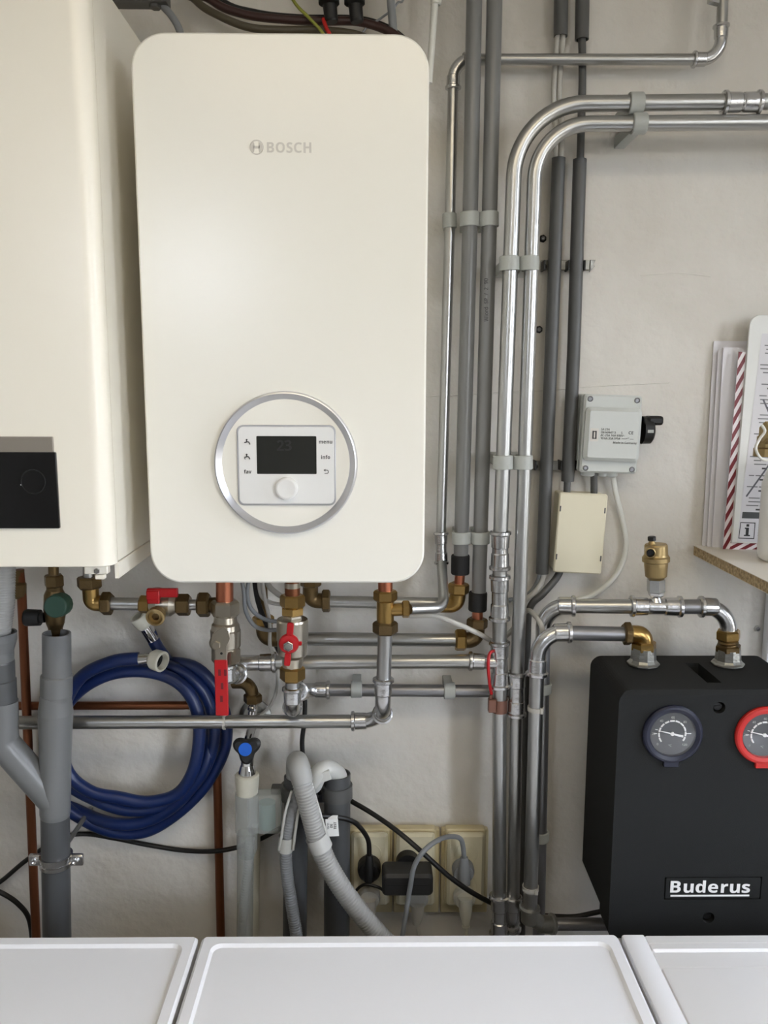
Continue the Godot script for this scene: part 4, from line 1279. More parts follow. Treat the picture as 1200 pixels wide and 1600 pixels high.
func left_pipes() -> void:
	# copper risers
	var t := thing("copper_pipe", "tall thin copper pipe between the two grey waste pipes at left", "pipe", P(50, 1450, 0.035))
	pipe(t, [[30, 890, 0.035], [34, 930, 0.035], [58, 1500, 0.035]], S(14, 1100, 0.035) * 0.5, m.copper_old)
	turned(t, "joint", [31, 935, 0.035], [30, 890, 0.035], [[0, 13], [0.1, 20], [0.5, 21], [0.6, 15], [1, 15]], m.brass_old, 12)
	single("copper_pipe", "copper pipe rising from the appliance between blue hose and tap", "pipe", mb().tube(L([[346, 1510, 0.02], [336, 1060, 0.02]]), S(13.5, 1300, 0.02) * 0.5, 16), m.copper_old)
	single("copper_pipe", "horizontal copper pipe behind the blue hose coil", "pipe", mb().tube(L([[18, 1103, 0.02], [340, 1102, 0.02]]), S(13, 1100, 0.02) * 0.5, 16), m.copper_old)

	# safety valve with green cap, draining into the waste pipe
	var zs := 0.15
	t = thing("safety_valve", "brass safety valve with green cap above the grey waste pipe", "valve", P(86, 990, zs))
	pipe(t, [[83, 868, zs], [84, 905, zs]], S(16, 890, zs) * 0.5, m.brass_old, 0.0, "tail")
	nut(t, [85, 917, zs], [84, 898, zs], 28, m.brass_old)
	turned(t, "valve_body", [87, 998, zs - 0.01], [85, 912, zs], [[0, 20], [0.2, 22], [0.3, 28], [0.55, 34], [0.8, 32], [0.9, 24], [1, 24]], m.brass_old)
	var g := P(86, 951, zs + 0.045)
	var gk := S(1.0, 951, zs + 0.045)
	part(t, "green_cap", mb().lathe(g - Vector3(0, 0, 0.03), Vector3(0, 0.1, 1), [[0.0, 14 * gk], [0.004, 18.5 * gk], [0.018, 19 * gk], [0.029, 18 * gk], [0.031, 16 * gk], [0.031, 0.0]], 16), m.green)
	turned(t, "black_knob", [70, 965, zs], [39, 965, zs], [[0, 16], [0.2, 16], [0.22, 25], [0.9, 27], [1, 24], [1, 0]], m.black, 16)

	# waste pipe with wye
	var z := 0.165
	t = thing("waste_pipe", "grey plastic waste pipe with side branch at far left", "pipe", P(86, 1450, z))
	turned(t, "upper_pipe", [89, 1060, z], [88.5, 989, z], [[0, 43], [0.98, 43], [1, 42], [1, 37], [0.5, 37], [0.5, 0]], m.pvc)
	turned(t, "socket", [88, 1092, z], [88.5, 1054, z], [[0, 46], [0.15, 47], [0.2, 48], [0.95, 48], [1, 45], [1, 40]], m.pvc)
	turned(t, "wye_body", [86, 1275, z], [87, 1086, z], [[0, 44], [0.03, 46], [0.22, 47], [0.28, 47], [0.45, 47], [0.72, 50], [0.86, 52], [0.96, 47], [1, 46]], m.pvc)
	var br := mb()
	br.tube(bend(L([[3, 1095, z + 0.01], [4, 1160, z + 0.01], [84, 1250, z]]), 0.03, 8), S(47, 1180, z) * 0.5, 24)
	part(t, "side_branch", br, m.pvc)
	turned(t, "branch_socket", [1, 1110, z + 0.01], [-2, 1030, z + 0.01], [[0, 48], [0.2, 49], [0.6, 49], [0.62, 46], [0.95, 46], [1, 44]], m.pvc_dark)
	turned(t, "branch_inlet", [-2, 1046, z + 0.01], [-4, 988, z + 0.01], [[0, 46], [0.5, 46], [0.8, 56], [1, 56], [1, 50], [0.4, 40], [0.4, 0]], m.pvc)
	pipe(t, [[86, 1268, z], [90, 1520, z]], S(43, 1300, z) * 0.5, m.pvc_dark, 0.0, "lower_pipe", 28)
	# its wall clamp
	var cy := 1343.0
	var c := P(88, cy, z)
	var rr := S(43, cy, z) * 0.5
	t = thing("pipe_clamp", "galvanised two-screw clamp round the lower grey waste pipe", "clamp", c)
	part(t, "band", mb().lathe(c - Vector3(0, 0.009, 0), Vector3.UP, [[0.0, rr], [0.0, rr + 0.0035], [0.006, rr + 0.0035], [0.007, rr + 0.0015], [0.011, rr + 0.0015], [0.012, rr + 0.0035], [0.018, rr + 0.0035], [0.018, rr]], 32), m.zinc)
	for sg in [-1.0, 1.0]:
		var e: Vector3 = c + Vector3(sg * (rr + 0.010), 0, 0)
		part(t, "ear", mb().box(e, Vector3(0.022, 0.019, 0.009), 0.002), m.zinc)
		part(t, "screw", mb().lathe(e + Vector3(0, 0, 0.004), Vector3.BACK, [[0.0, 0.006], [0.003, 0.006], [0.004, 0.004], [0.0025, 0.002], [0.0025, 0.0]], 14), m.zinc)
	part(t, "threaded_rod", mb().tube(PackedVector3Array([c - Vector3(0, 0, rr), Vector3(c.x, c.y, 0.0)]), 0.004, 10), m.cast)

	# flexible grey hose coming down into the branch
	single("corrugated_hose", "grey corrugated hose dropping into the waste branch at far left", "hose", corrugated(curve(L([[4, 840, z + 0.01], [3, 900, z + 0.01], [1, 950, z + 0.01], [-6, 1000, z + 0.01], [-8, 1030, z + 0.01]])), S(40, 940, z) * 0.5, 0.004, 0.06, 22), m.hose_gray)

	# the coiled blue hose
	t = thing("filling_hose", "coiled dark blue filling hose with white nut hanging on the wall", "hose", P(225, 1300, 0.06))
	var hr := S(19.5, 1150, 0.06) * 0.5
	var pts := [[217, 1029, 0.085], [175, 1034, 0.085], [125, 1060, 0.08], [96, 1120, 0.075], [103, 1200, 0.07], [140, 1236, 0.07], [185, 1246, 0.07], [232, 1253, 0.07], [280, 1238, 0.07], [306, 1190, 0.075], [310, 1120, 0.075], [285, 1072, 0.07], [235, 1050, 0.07], [170, 1054, 0.065], [115, 1088, 0.06], [90, 1140, 0.055], [100, 1215, 0.05], [150, 1250, 0.05], [205, 1266, 0.05], [265, 1256, 0.05], [312, 1215, 0.05], [335, 1150, 0.05], [320, 1085, 0.05], [275, 1045, 0.05], [215, 1042, 0.05], [150, 1052, 0.045], [100, 1095, 0.04], [84, 1160, 0.035], [92, 1245, 0.03], [135, 1283, 0.03], [190, 1302, 0.03], [245, 1292, 0.03], [312, 1238, 0.03], [352, 1165, 0.03], [345, 1095, 0.035], [308, 1045, 0.04], [250, 1036, 0.03], [180, 1048, 0.02], [115, 1075, 0.018], [76, 1150, 0.016], [85, 1240, 0.018], [125, 1268, 0.02], [180, 1287, 0.045], [235, 1281, 0.048], [285, 1247, 0.055], [322, 1190, 0.055], [326, 1120, 0.03], [302, 1072, 0.02], [268, 1040, 0.02], [252, 1020, 0.03], [243, 1006, 0.04], [234, 988, 0.045]]
	part(t, "hose", mb().tube(curve(L(pts), 7), hr, 14), m.blue_hose)
	turned(t, "ferrule", [217, 1030, 0.085], [237, 1028, 0.087], [[0, 0], [0, 16], [0.05, 18], [0.9, 16], [1, 14], [1, 0]], m.chrome, 16)
	var na := P(234, 1028, 0.087)
	var nd := Vector3(1, -0.12, 0.5).normalized()
	var nk := S(1.0, 1028, 0.09)
	part(t, "white_nut", mb().lathe(na, nd, [[0.0, 7 * nk], [0.004, 12 * nk], [0.008, 14.5 * nk], [0.010, 16 * nk], [0.026, 16.5 * nk], [0.027, 15.5 * nk], [0.027, 12.5 * nk], [0.016, 12 * nk], [0.016, 8 * nk]], 18), m.nut_white)
	part(t, "nut_washer", mb().lathe(na, nd, [[0.016, 12 * nk], [0.0165, 10 * nk], [0.0165, 5 * nk], [0.014, 5 * nk], [0.014, 0.0]], 18), m.rubber)
	turned(t, "ferrule", [240, 1000, 0.042], [226, 977, 0.05], [[0, 0], [0, 19], [0.05, 20], [0.95, 20], [1, 18], [1, 0]], m.chrome, 16)
	turned(t, "white_nut", [228, 980, 0.05], [214, 963, 0.06], [[0, 14], [0.1, 22], [0.3, 25], [0.9, 26], [1, 24], [1, 18], [0.4, 18], [0.4, 0]], m.nut_white, 14)

func electrics() -> void:
	# isolator switch
	var lean := -0.012
	var zb := 0.065
	var r := rect_at(913, 617, 1004, 741, zb)
	var c: Vector3 = r[0]
	var s: Vector2 = r[1]
	var t := thing("isolator_switch", "light grey isolator box with side mounted black rotary switch", "switch", Vector3(c.x, c.y, 0))
	var xf := Transform3D(Basis(Vector3.BACK, -0.03), Vector3(c.x, c.y, 0))
	part(t, "base", mb().prism(MB.rrect(s.x, s.y, 0.004, 4), xf, 0.03, 0.001), m.box_gray)
	part(t, "cover", mb().prism(MB.rrect(s.x, s.y, 0.005, 4), xf * Transform3D(Basis(), Vector3(0, 0, 0.031)), 0.020, 0.003), m.box_gray)
	part(t, "raised_lid", mb().prism(MB.rrect(s.x - 0.003, s.y * 0.68, 0.0085, 5), xf * Transform3D(Basis(), Vector3(0, 0.0, 0.048)), 0.017, 0.006), m.box_gray)
	for q in [[-0.40, 0.44], [0.41, 0.44], [-0.40, -0.44], [0.41, -0.44]]:
		var at := xf * Vector3(q[0] * s.x, q[1] * s.y, 0.05)
		part(t, "screw", mb().lathe(at, Vector3.BACK, [[0.0, 0.0048], [0.0022, 0.0046], [0.003, 0.0035], [0.0018, 0.0028], [0.0018, 0.0]], 16).box(at + Vector3(0, 0, 0.002), Vector3(0.005, 0.001, 0.001), 0.0), m.steel_dull)
	var lz := 0.0652
	var lb := part(t, "emblem_plate", mb().prism(MB.rrect(0.0135, 0.021, 0.001, 2), xf * Transform3D(Basis(), Vector3(-0.031, -0.001, lz - 0.0008)), 0.001), m.ink_soft)
	part(lb, "emblem", mb().box(xf * Vector3(-0.0332, -0.001, lz + 0.0004), Vector3(0.0022, 0.013, 0.0005), 0.0).box(xf * Vector3(-0.0285, -0.001, lz + 0.0004), Vector3(0.0022, 0.013, 0.0005), 0.0).box(xf * Vector3(-0.031, 0.0045, lz + 0.0004), Vector3(0.004, 0.0014, 0.0005), 0.0).box(xf * Vector3(-0.031, -0.0065, lz + 0.0004), Vector3(0.004, 0.0014, 0.0005), 0.0), m.ink)
	for q in [["SA 216", -0.021, 0.0085, 0.0026], ["EN 60947-3", -0.021, 0.0037, 0.0026], ["AC-23A 16A 690V~", -0.021, -0.0011, 0.0026], ["10 kA 35A IP54", -0.021, -0.0059, 0.0026], ["Made in Germany", 0.0, -0.0125, 0.0022], ["CE", 0.024, 0.004, 0.005], ["S", 0.012, 0.0037, 0.0026]]:
		words(t, "print", q[0], xf * Vector3(q[1], q[2], lz), q[3], m.print_gray, q[0] == "CE", 1.0, -0.03, HORIZONTAL_ALIGNMENT_LEFT)
	part(t, "print", mb().tube(PackedVector3Array([xf * Vector3(0.014, -0.006, lz), xf * Vector3(0.02, -0.006, lz), xf * Vector3(0.026, -0.004, lz)]), 0.0003, 5).tube(PackedVector3Array([xf * Vector3(0.027, -0.006, lz), xf * Vector3(0.033, -0.006, lz)]), 0.0003, 5), m.print_gray)
	var kx := P(1006, 672, 0.035)
	var kb := mb()
	kb.lathe(kx + Vector3(-0.004, 0, 0), Vector3.RIGHT, [[0.0, 0.023], [0.014, 0.0225], [0.017, 0.019], [0.017, 0.0]], 28)
	kb.box(kx + Vector3(0.014, 0.016, 0.004), Vector3(0.026, 0.015, 0.026), 0.004)
	part(t, "switch_knob", kb, m.black)
	part(t, "knob_pointer", mb().box(kx + Vector3(0.004, -0.001, 0.0226), Vector3(0.010, 0.005, 0.0012), 0.0004), m.clip)
	for q in [[-0.028, 0.012], [-0.003, 0.008], [0.012, 0.010]]:
		part(t, "gland", mb().lathe(xf * Vector3(q[0], -s.y * 0.5, 0.028), Vector3.DOWN, [[0.0, q[1]], [0.006, q[1]], [0.008, q[1] * 0.7], [0.008, 0.0]], 16), m.box_gray)

	# junction box
	var jf := 0.045
	r = rect_at(869.5, 771, 945, 896, jf)
	c = r[0]
	s = r[1]
	xf = Transform3D(Basis(Vector3.BACK, -0.045), Vector3(c.x, c.y, 0.0))
	t = thing("junction_box", "blank cream rectangular junction box hanging slightly crooked under the isolator", "box", Vector3(c.x, c.y, 0))
	part(t, "base", mb().prism(MB.rrect(s.x - 0.003, s.y - 0.003, 0.003, 3), xf, 0.036, 0.0008), m.cream)
	part(t, "cover", mb().prism(MB.rrect(s.x, s.y, 0.004, 4), xf * Transform3D(Basis(), Vector3(0, 0, 0.0365)), 0.0085, 0.002), m.cream)
	for q in [[-0.46, 0.3], [0.46, 0.3], [-0.46, -0.3], [0.46, -0.3]]:
		part(t, "cover_notch", mb().prism(MB.rrect(0.0022, 0.0095, 0.0005, 2), xf * Transform3D(Basis(), Vector3(q[0] * s.x, q[1] * s.y, 0.0444)), 0.0012, 0.0002), m.print_gray)
	single("cable_stub", "dark cable from the conduit into the cream junction box top left", "cable", mb().tube(L([[887, 740, 0.022], [885.5, 776, 0.024]]), S(11, 760, 0.02) * 0.5, 14), m.conduit, "dark cables above the junction box")
	single("cable_stub", "dark cable between isolator underside and cream junction box", "cable", mb().tube(L([[928, 738, 0.028], [928, 776, 0.024]]), S(11, 760, 0.02) * 0.5, 14), m.conduit, "dark cables above the junction box")

	# socket boxes
	var zs := 0.042
	var plates := mb()
	for q in [[549, 606, 547, 613, "left cream double socket box behind the black plug"], [620, 679, 615, 686, "middle cream double socket box behind the black adapter"], [699, 757, 689, 762, "right cream double socket box with grey and cream plugs"]]:
		var f := rect_at(q[0], 1304, q[1], 1417, zs)
		c = f[0]
		s = f[1]
		t = thing("socket_box", q[4], "socket", Vector3(c.x, c.y - s.y * 0.5, 0), "cream surface sockets above the appliance")
		var g := rect_at(q[2], 1296, q[3], 1425, 0.012)
		part(t, "back_plate", mb().prism(MB.rrect(g[1].x, g[1].y, 0.003, 3), flat_at(Vector3(g[0].x, g[0].y, 0.0)), 0.014, 0.0015), m.socket)
		part(t, "body", mb().prism(MB.rrect(s.x + 0.006, s.y + 0.006, 0.005, 4), flat_at(Vector3(c.x, c.y, 0.012)), 0.018, 0.002), m.socket)
		part(t, "cover", mb().prism(MB.rrect(s.x, s.y, 0.006, 4), flat_at(Vector3(c.x, c.y, 0.028)), 0.014, 0.005), m.socket_cover)
		for dy in [0.23, -0.22]:
			part(t, "socket_well", mb().lathe(Vector3(c.x, c.y + dy * s.y, zs - 0.001), Vector3.BACK, [[0.0, 0.0215], [0.0016, 0.0212], [0.0018, 0.0195], [0.0012, 0.019]], 30).lathe(Vector3(c.x, c.y + dy * s.y, zs + 0.0002), Vector3.BACK, [[0.0, 0.019], [0.0, 0.0]], 30), m.socket_cover)
	# plugs
	var zp := zs + 0.001
	var a := P(577, 1352, zp)
	t = thing("plug", "black angled mains plug in the left socket box upper outlet", "plug", a)
	part(t, "plug_body", mb().lathe(a, Vector3.BACK, [[0.0, 0.0205], [0.014, 0.0205], [0.022, 0.019], [0.026, 0.016], [0.026, 0.0]], 32).tube(PackedVector3Array([a + Vector3(0, -0.012, 0.027), a + Vector3(0, 0.012, 0.027), a + Vector3(0, 0.034, 0.024)]), [0.009, 0.0085, 0.0065], 14), m.black)
	part(t, "cord", mb().tube(curve(PackedVector3Array([a + Vector3(0, 0.031, 0.0245)]) + L([[575, 1312, 0.07], [560, 1290, 0.08], [545, 1281, 0.09], [525, 1277, 0.10], [500, 1275, 0.108], [478, 1278, 0.10]])), 0.0042, 12), m.cable_black)
	var tg := Transform3D(Basis(Vector3.BACK, 0.06), P(519, 1293, 0.115))
	var tagp := part(t, "cord_tag", mb().prism(MB.rrect(0.021, 0.031, 0.0005, 2), tg, 0.0006).lathe(P(513, 1279, 0.105), Vector3(1, 0.02, 0.05), [[0.0, 0.0055], [0.016, 0.0055]], 14), m.plastic_white, "white paper cord tag")
	words(tagp, "print", "TEST", tg * Vector3(0.0052, 0.0035, 0.0007), 0.0042, m.ink, true, 1.0, PI / 2)
	words(tagp, "print", "DE", tg * Vector3(-0.001, 0.0035, 0.0007), 0.0042, m.ink, true, 1.0, PI / 2)
	words(tagp, "print", "10/11", tg * Vector3(-0.0065, 0.0035, 0.0007), 0.003, m.ink, false, 1.0, PI / 2)
	a = P(577, 1397, zp)
	t = thing("plug", "pale grey mains plug in the left socket box lower outlet", "plug", a)
	part(t, "plug_body", mb().lathe(a, Vector3.BACK, [[0.0, 0.0195], [0.012, 0.0195], [0.019, 0.017], [0.019, 0.0]], 28).tube(PackedVector3Array([a + Vector3(0, 0.004, 0.02), a + Vector3(0, -0.016, 0.02), a + Vector3(0, -0.045, 0.018)]), [0.0125, 0.012, 0.008], 14), m.cable_light)
	part(t, "cord", mb().tube(curve(PackedVector3Array([a + Vector3(0, -0.043, 0.018)]) + L([ [576, 1460, 0.064], [575, 1500, 0.066]])), 0.0035, 10), m.cable_light)
	a = P(723, 1356, zp)
	t = thing("plug", "grey mains plug with arching cord in the right socket box", "plug", a)
	part(t, "plug_body", mb().lathe(a, Vector3.BACK, [[0.0, 0.0195], [0.012, 0.0195], [0.02, 0.017], [0.02, 0.0]], 28).tube(PackedVector3Array([a + Vector3(0, -0.016, 0.022), a + Vector3(0, 0.006, 0.022), a + Vector3(0, 0.032, 0.02)]), [0.0115, 0.0105, 0.007], 14), m.cable_gray)
	part(t, "cord", mb().tube(curve(PackedVector3Array([a + Vector3(0, 0.030, 0.02)]) + L([[721, 1313, 0.07], [706, 1307, 0.085], [686, 1312, 0.11], [664, 1328, 0.125], [648, 1352, 0.125], [641, 1385, 0.12], [634, 1430, 0.12], [626, 1480, 0.12]])), 0.0042, 12), m.cable_gray)
	a = P(725, 1398, zp)
	t = thing("plug", "cream mains plug in the right socket box lower outlet", "plug", a)
	part(t, "plug_body", mb().lathe(a, Vector3.BACK, [[0.0, 0.0195], [0.012, 0.0195], [0.018, 0.016], [0.018, 0.0]], 28).tube(PackedVector3Array([a + Vector3(0, 0.008, 0.02), a + Vector3(0.001, -0.018, 0.02), a + Vector3(0.002, -0.040, 0.018)]), [0.0125, 0.0115, 0.008], 14), m.nut_white)
	part(t, "cord", mb().tube(curve(PackedVector3Array([a + Vector3(0.002, -0.040, 0.018)]) + L([[730, 1445, 0.061], [728, 1470, 0.062], [726, 1510, 0.062]])), 0.0032, 10), m.nut_white)
	for k in 3:
		part(t, "strain_relief", mb().lathe(a + Vector3(0.002, -0.040 - 0.005 * k, 0.018), Vector3.UP, [[0.0, 0.0], [0.0, 0.0068], [0.0035, 0.0072], [0.0035, 0.0]], 14), m.nut_white)
	# adapter
	var af := 0.105
	r = rect_at(597, 1368, 677, 1402, af)
	c = r[0]
	s = r[1]
	t = thing("power_adapter", "chunky black power adapter plugged in the middle socket box", "adapter", Vector3(c.x, c.y, zp))
	part(t, "adapter_body", mb().prism(MB.rrect(s.x, s.y, 0.009, 5), flat_at(Vector3(c.x, c.y, 0.058)), af - 0.058, 0.005), m.adapter)
	part(t, "adapter_ridge", mb().box(Vector3(c.x, c.y + 0.002, af + 0.0002), Vector3(s.x - 0.014, 0.0012, 0.001), 0.0002), m.rubber)
	part(t, "plug_base", mb().lathe(Vector3(c.x + 0.002, c.y + 0.010, zp), Vector3.BACK, [[0.0, 0.0205], [0.018, 0.0205], [0.018, 0.0]], 28), m.black)
	part(t, "cord", mb().tube(curve(L([[600, 1392, 0.08], [590, 1386, 0.085], [570, 1382, 0.08], [556, 1392, 0.07], [550, 1405, 0.06], [540, 1440, 0.05]])), 0.0026, 10), m.cable_black)
	a = P(652, 1405, zp)
	t = thing("plug", "pale grey plug hanging below the black adapter", "plug", a)
	part(t, "plug_body", mb().lathe(a + Vector3(0, 0.006, 0), Vector3.BACK, [[0.0, 0.019], [0.010, 0.019], [0.013, 0.016], [0.013, 0.0]], 24).tube(PackedVector3Array([a + Vector3(0, 0.0, 0.014), a + Vector3(0, -0.02, 0.014), a + Vector3(-0.002, -0.038, 0.014)]), [0.012, 0.011, 0.0075], 14), m.cable_light)
	part(t, "cord", mb().tube(curve(PackedVector3Array([a + Vector3(-0.002, -0.036, 0.014)]) + L([[654, 1460, 0.06], [653, 1500, 0.06]])), 0.0035, 10), m.cable_light)

func drains() -> void:
	# blue headed tap with cream nut and clear trap
	var z := 0.09
	var t := thing("washing_tap", "chrome tap with a black three-lobed handle and blue disc", "tap", P(385, 1212, z))
	turned(t, "chrome_body", [386, 1216, z], [387, 1180, z], [[0, 26], [0.12, 27], [0.25, 27], [0.45, 24], [0.6, 20], [1, 20]], m.chrome)
	var k := S(1.0, 1167, z + 0.04)
	var h := P(387, 1168, z + 0.03)
	var o := PackedVector2Array()
	for i in 48:
		var a := TAU * i / 48.0
		var q := 19.0 + 4.5 * cos(3.0 * (a + PI / 2))
		o.append(Vector2(cos(a), sin(a)) * q * k)
	var tilt := Transform3D(Basis(Vector3.RIGHT, -0.18), h)
	var hd := part(t, "tap_handle", mb().prism(o, tilt, 0.016, 0.004), m.black)
	part(hd, "blue_disc", mb().lathe(tilt * Vector3(-1.5 * k, 1 * k, 0.016), tilt.basis.z, [[0.0, 10.5 * k], [0.0012, 10.2 * k], [0.0014, 0.0]], 28), m.blue)
	part(t, "handle_stem", mb().lathe(tilt * Vector3(0, 0, -0.03), tilt.basis.z, [[0.0, 8 * k], [0.03, 8 * k]], 16), m.chrome)
	part(t, "wall_body", mb().tube(PackedVector3Array([tilt * Vector3(0, 0, -0.02), Vector3(h.x, h.y + 0.006, 0.0)]), 11 * k, 18), m.chrome)
	part(t, "wall_rose", mb().lathe(Vector3(h.x - 0.004, h.y + 0.008, 0.001), Vector3.BACK, [[0.0, 0.028], [0.004, 0.028], [0.008, 0.02], [0.008, 0.0]], 28), m.cast)
	t = thing("drain_trap", "clear plastic hose trap with cream union nut below the tap", "trap", P(385, 1450, z))
	turned(t, "union_nut", [386, 1241, z], [386, 1209, z], [[0, 30], [0.05, 34], [0.3, 35], [0.5, 37], [0.95, 38], [1, 34], [1, 24]], m.nut_white, 12)
	var tb := mb()
	var p0 := P(386, 1300, z)
	var p1 := P(386, 1238, z)
	var px := S(1.0, 1270, z)
	tb.lathe(p0, p1 - p0, [[-0.045, 11 * px], [-0.03, 16 * px], [0.0, 16.5 * px], [0.002, 18 * px], [p0.distance_to(p1), 18 * px]], 28)
	var bx := rect_at(388, 1238, 440, 1297, z)
	tb.prism(MB.rrect(bx[1].x, bx[1].y, 0.008, 4), flat_at(bx[0] - Vector3(0, 0, 0.016)), 0.032, 0.004)
	part(t, "trap_body", tb, m.trap)
	part(t, "inner_float", mb().lathe(P(418, 1292, z), Vector3.UP, [[0.0, 0.0], [0.0, 0.014], [0.045, 0.014], [0.045, 0.0]], 20), mat(Color(0.48, 0.58, 0.56), 0.5))
	part(t, "outlet_tube", mb().tube(L([[384, 1300, z], [382, 1500, z]]), 13 * px, 20, false), m.trap)
	single("cable_hose", "grey ribbed hose inside the clear tube under the tap", "hose", corrugated(curve(L([[391, 1310, z], [388, 1350, z], [382, 1400, z], [375, 1500, z]])), 7.5 * px, 0.005, 0.1, 14), m.hose_gray)
	single("plastic_pipe", "slim cream plastic pipe standing behind the clear drain tube", "pipe", mb().tube(L([[400, 1290, 0.04], [397, 1510, 0.04]]), S(14, 1380, 0.04) * 0.5, 16), m.nut_white)

	# two dark grey standpipes
	var zz := 0.075
	for q in [[463, 1213, 460, 38, "left dark grey standpipe behind the corrugated hoses"], [527, 1209, 526, 41, "right dark grey standpipe with an open top beside the socket boxes"]]:
		var p := L([[q[2], 1520, zz], [q[0], q[1], zz]])
		var rr := S(q[3], 1300, zz) * 0.5
		var b := mb().tube(p, rr, 28, false)
		b.tube(p, rr * 0.88, 28, false)
		b.lathe(p[1], Vector3.UP, [[0.0, rr * 0.88], [0.0, rr]], 28)
		single("standpipe", q[4], "pipe", b, m.pvc_dark, "dark grey standpipes")
	var sa := P(495, 1240, 0.03)
	t = thing("standpipe_bracket", "dark double bracket fixing both standpipes to the wall", "bracket", sa)
	part(t, "bar", mb().box(P(490, 1241, 0.022), Vector3(0.11, 0.024, 0.02), 0.002), m.conduit)
	part(t, "wing", mb().box(P(435, 1233, 0.05), Vector3(0.024, 0.012, 0.02), 0.002), m.conduit)
	part(t, "bolt", mb().hexa(P(494, 1241, 0.032), Vector3.BACK, 0.006, 0.006), m.steel_dull)
	for x in [463, 527]:
		var cc := P(x, 1236, zz)
		part(t, "ring", mb().lathe(cc - Vector3(0, 0.012, 0), Vector3.UP, [[0.0, 0.0215], [0.0, 0.026], [0.024, 0.026], [0.024, 0.0215]], 28), m.conduit)

	# thick ribbed hose hooked over the left standpipe, with its plastic hook
	var hp := curve(L([[462, 1240, 0.075], [463, 1206, 0.08], [464, 1194, 0.105], [466, 1200, 0.132], [472, 1222, 0.142], [485, 1270, 0.142], [499, 1320, 0.14], [520, 1365, 0.14], [550, 1410, 0.14], [590, 1458, 0.14], [640, 1510, 0.14]]))
	t = thing("drain_hose", "thick light grey ribbed drain hose slanting down across the standpipes", "hose", P(520, 1400, 0.14))
	part(t, "hose", corrugated(hp, S(32, 1330, 0.14) * 0.5, 0.0052, 0.13, 22), m.hose_gray)
	part(t, "hook_saddle", mb().tube(curve(L([[463, 1208, 0.085], [464, 1191, 0.105], [467, 1197, 0.136], [473, 1222, 0.144]])), S(34, 1200, 0.14) * 0.5, 22, false), m.hose_gray)
	part(t, "hook_cuff", mb().lathe(P(494, 1306, 0.14), P(503, 1326, 0.14) - P(494, 1306, 0.14), [[0.0, S(17.6, 1320, 0.14)], [0.024, S(17.6, 1320, 0.14)]], 24), m.hook)
	for q in [[477, 1190, 479, 1200, 512, 1310], [457, 1215, 467, 1250, 488, 1312]]:
		part(t, "hook_rail", mb().tube(curve(L([[q[0], q[1], 0.12], [q[2], q[3], 0.142], [q[4], q[5], 0.142]])), 0.0024, 8), m.hook)
	# thinner hose with its own hook
	t = thing("drain_hose", "thinner grey drain hose held in a pale open hook at the left standpipe", "hose", P(455, 1400, 0.11))
	part(t, "hose", corrugated(curve(L([[470, 1228, 0.10], [462, 1255, 0.115], [452, 1290, 0.12], [447, 1330, 0.12], [449, 1370, 0.12], [456, 1415, 0.12], [463, 1460, 0.12], [468, 1510, 0.12]])), S(20, 1330, 0.12) * 0.5, 0.0045, 0.08, 18), m.cable_gray)
	var cuff := P(446, 1329, 0.12)
	part(t, "hook_cuff", mb().lathe(cuff, P(448, 1300, 0.12) - cuff, [[0.0, S(11.4, 1320, 0.12)], [0.026, S(12.2, 1320, 0.12)]], 20), m.hook)
	part(t, "hook_rail", mb().tube(curve(L([[456, 1236, 0.13], [446, 1268, 0.13], [441, 1300, 0.13], [436, 1328, 0.13]])), 0.0024, 8), m.hook)
	part(t, "hook_rail", mb().tube(curve(L([[467, 1264, 0.134], [462, 1295, 0.132], [458, 1328, 0.13]])), 0.0024, 8), m.hook)
	# pale spout bent into the right standpipe
	t = thing("hose_hook", "pale grey plastic spout hooked into the right standpipe's open top", "hook", P(510, 1225, 0.1))
	part(t, "spout", mb().tube(curve(L([[488, 1232, 0.1], [496, 1212, 0.105], [508, 1202, 0.10], [520, 1204, 0.085], [529, 1214, 0.077], [531, 1240, 0.075]])), [0.012, 0.013, 0.014, 0.0145, 0.015, 0.015, 0.015, 0.015, 0.015, 0.015, 0.015, 0.015, 0.015, 0.015, 0.015, 0.015, 0.015, 0.015, 0.015, 0.015, 0.015, 0.015, 0.015, 0.015, 0.015, 0.015, 0.015, 0.015, 0.015, 0.015, 0.015, 0.015, 0.015, 0.015, 0.015, 0.015, 0.015, 0.015, 0.015, 0.015, 0.015], 20), m.hook)
	part(t, "spout_web", mb().prism(PackedVector2Array([Vector2(-0.018, -0.028), Vector2(-0.012, 0.008), Vector2(0.012, 0.014), Vector2(0.016, -0.002), Vector2(0.0, -0.008)]), flat_at(P(503, 1214, 0.112)), 0.006, 0.001), m.hook)

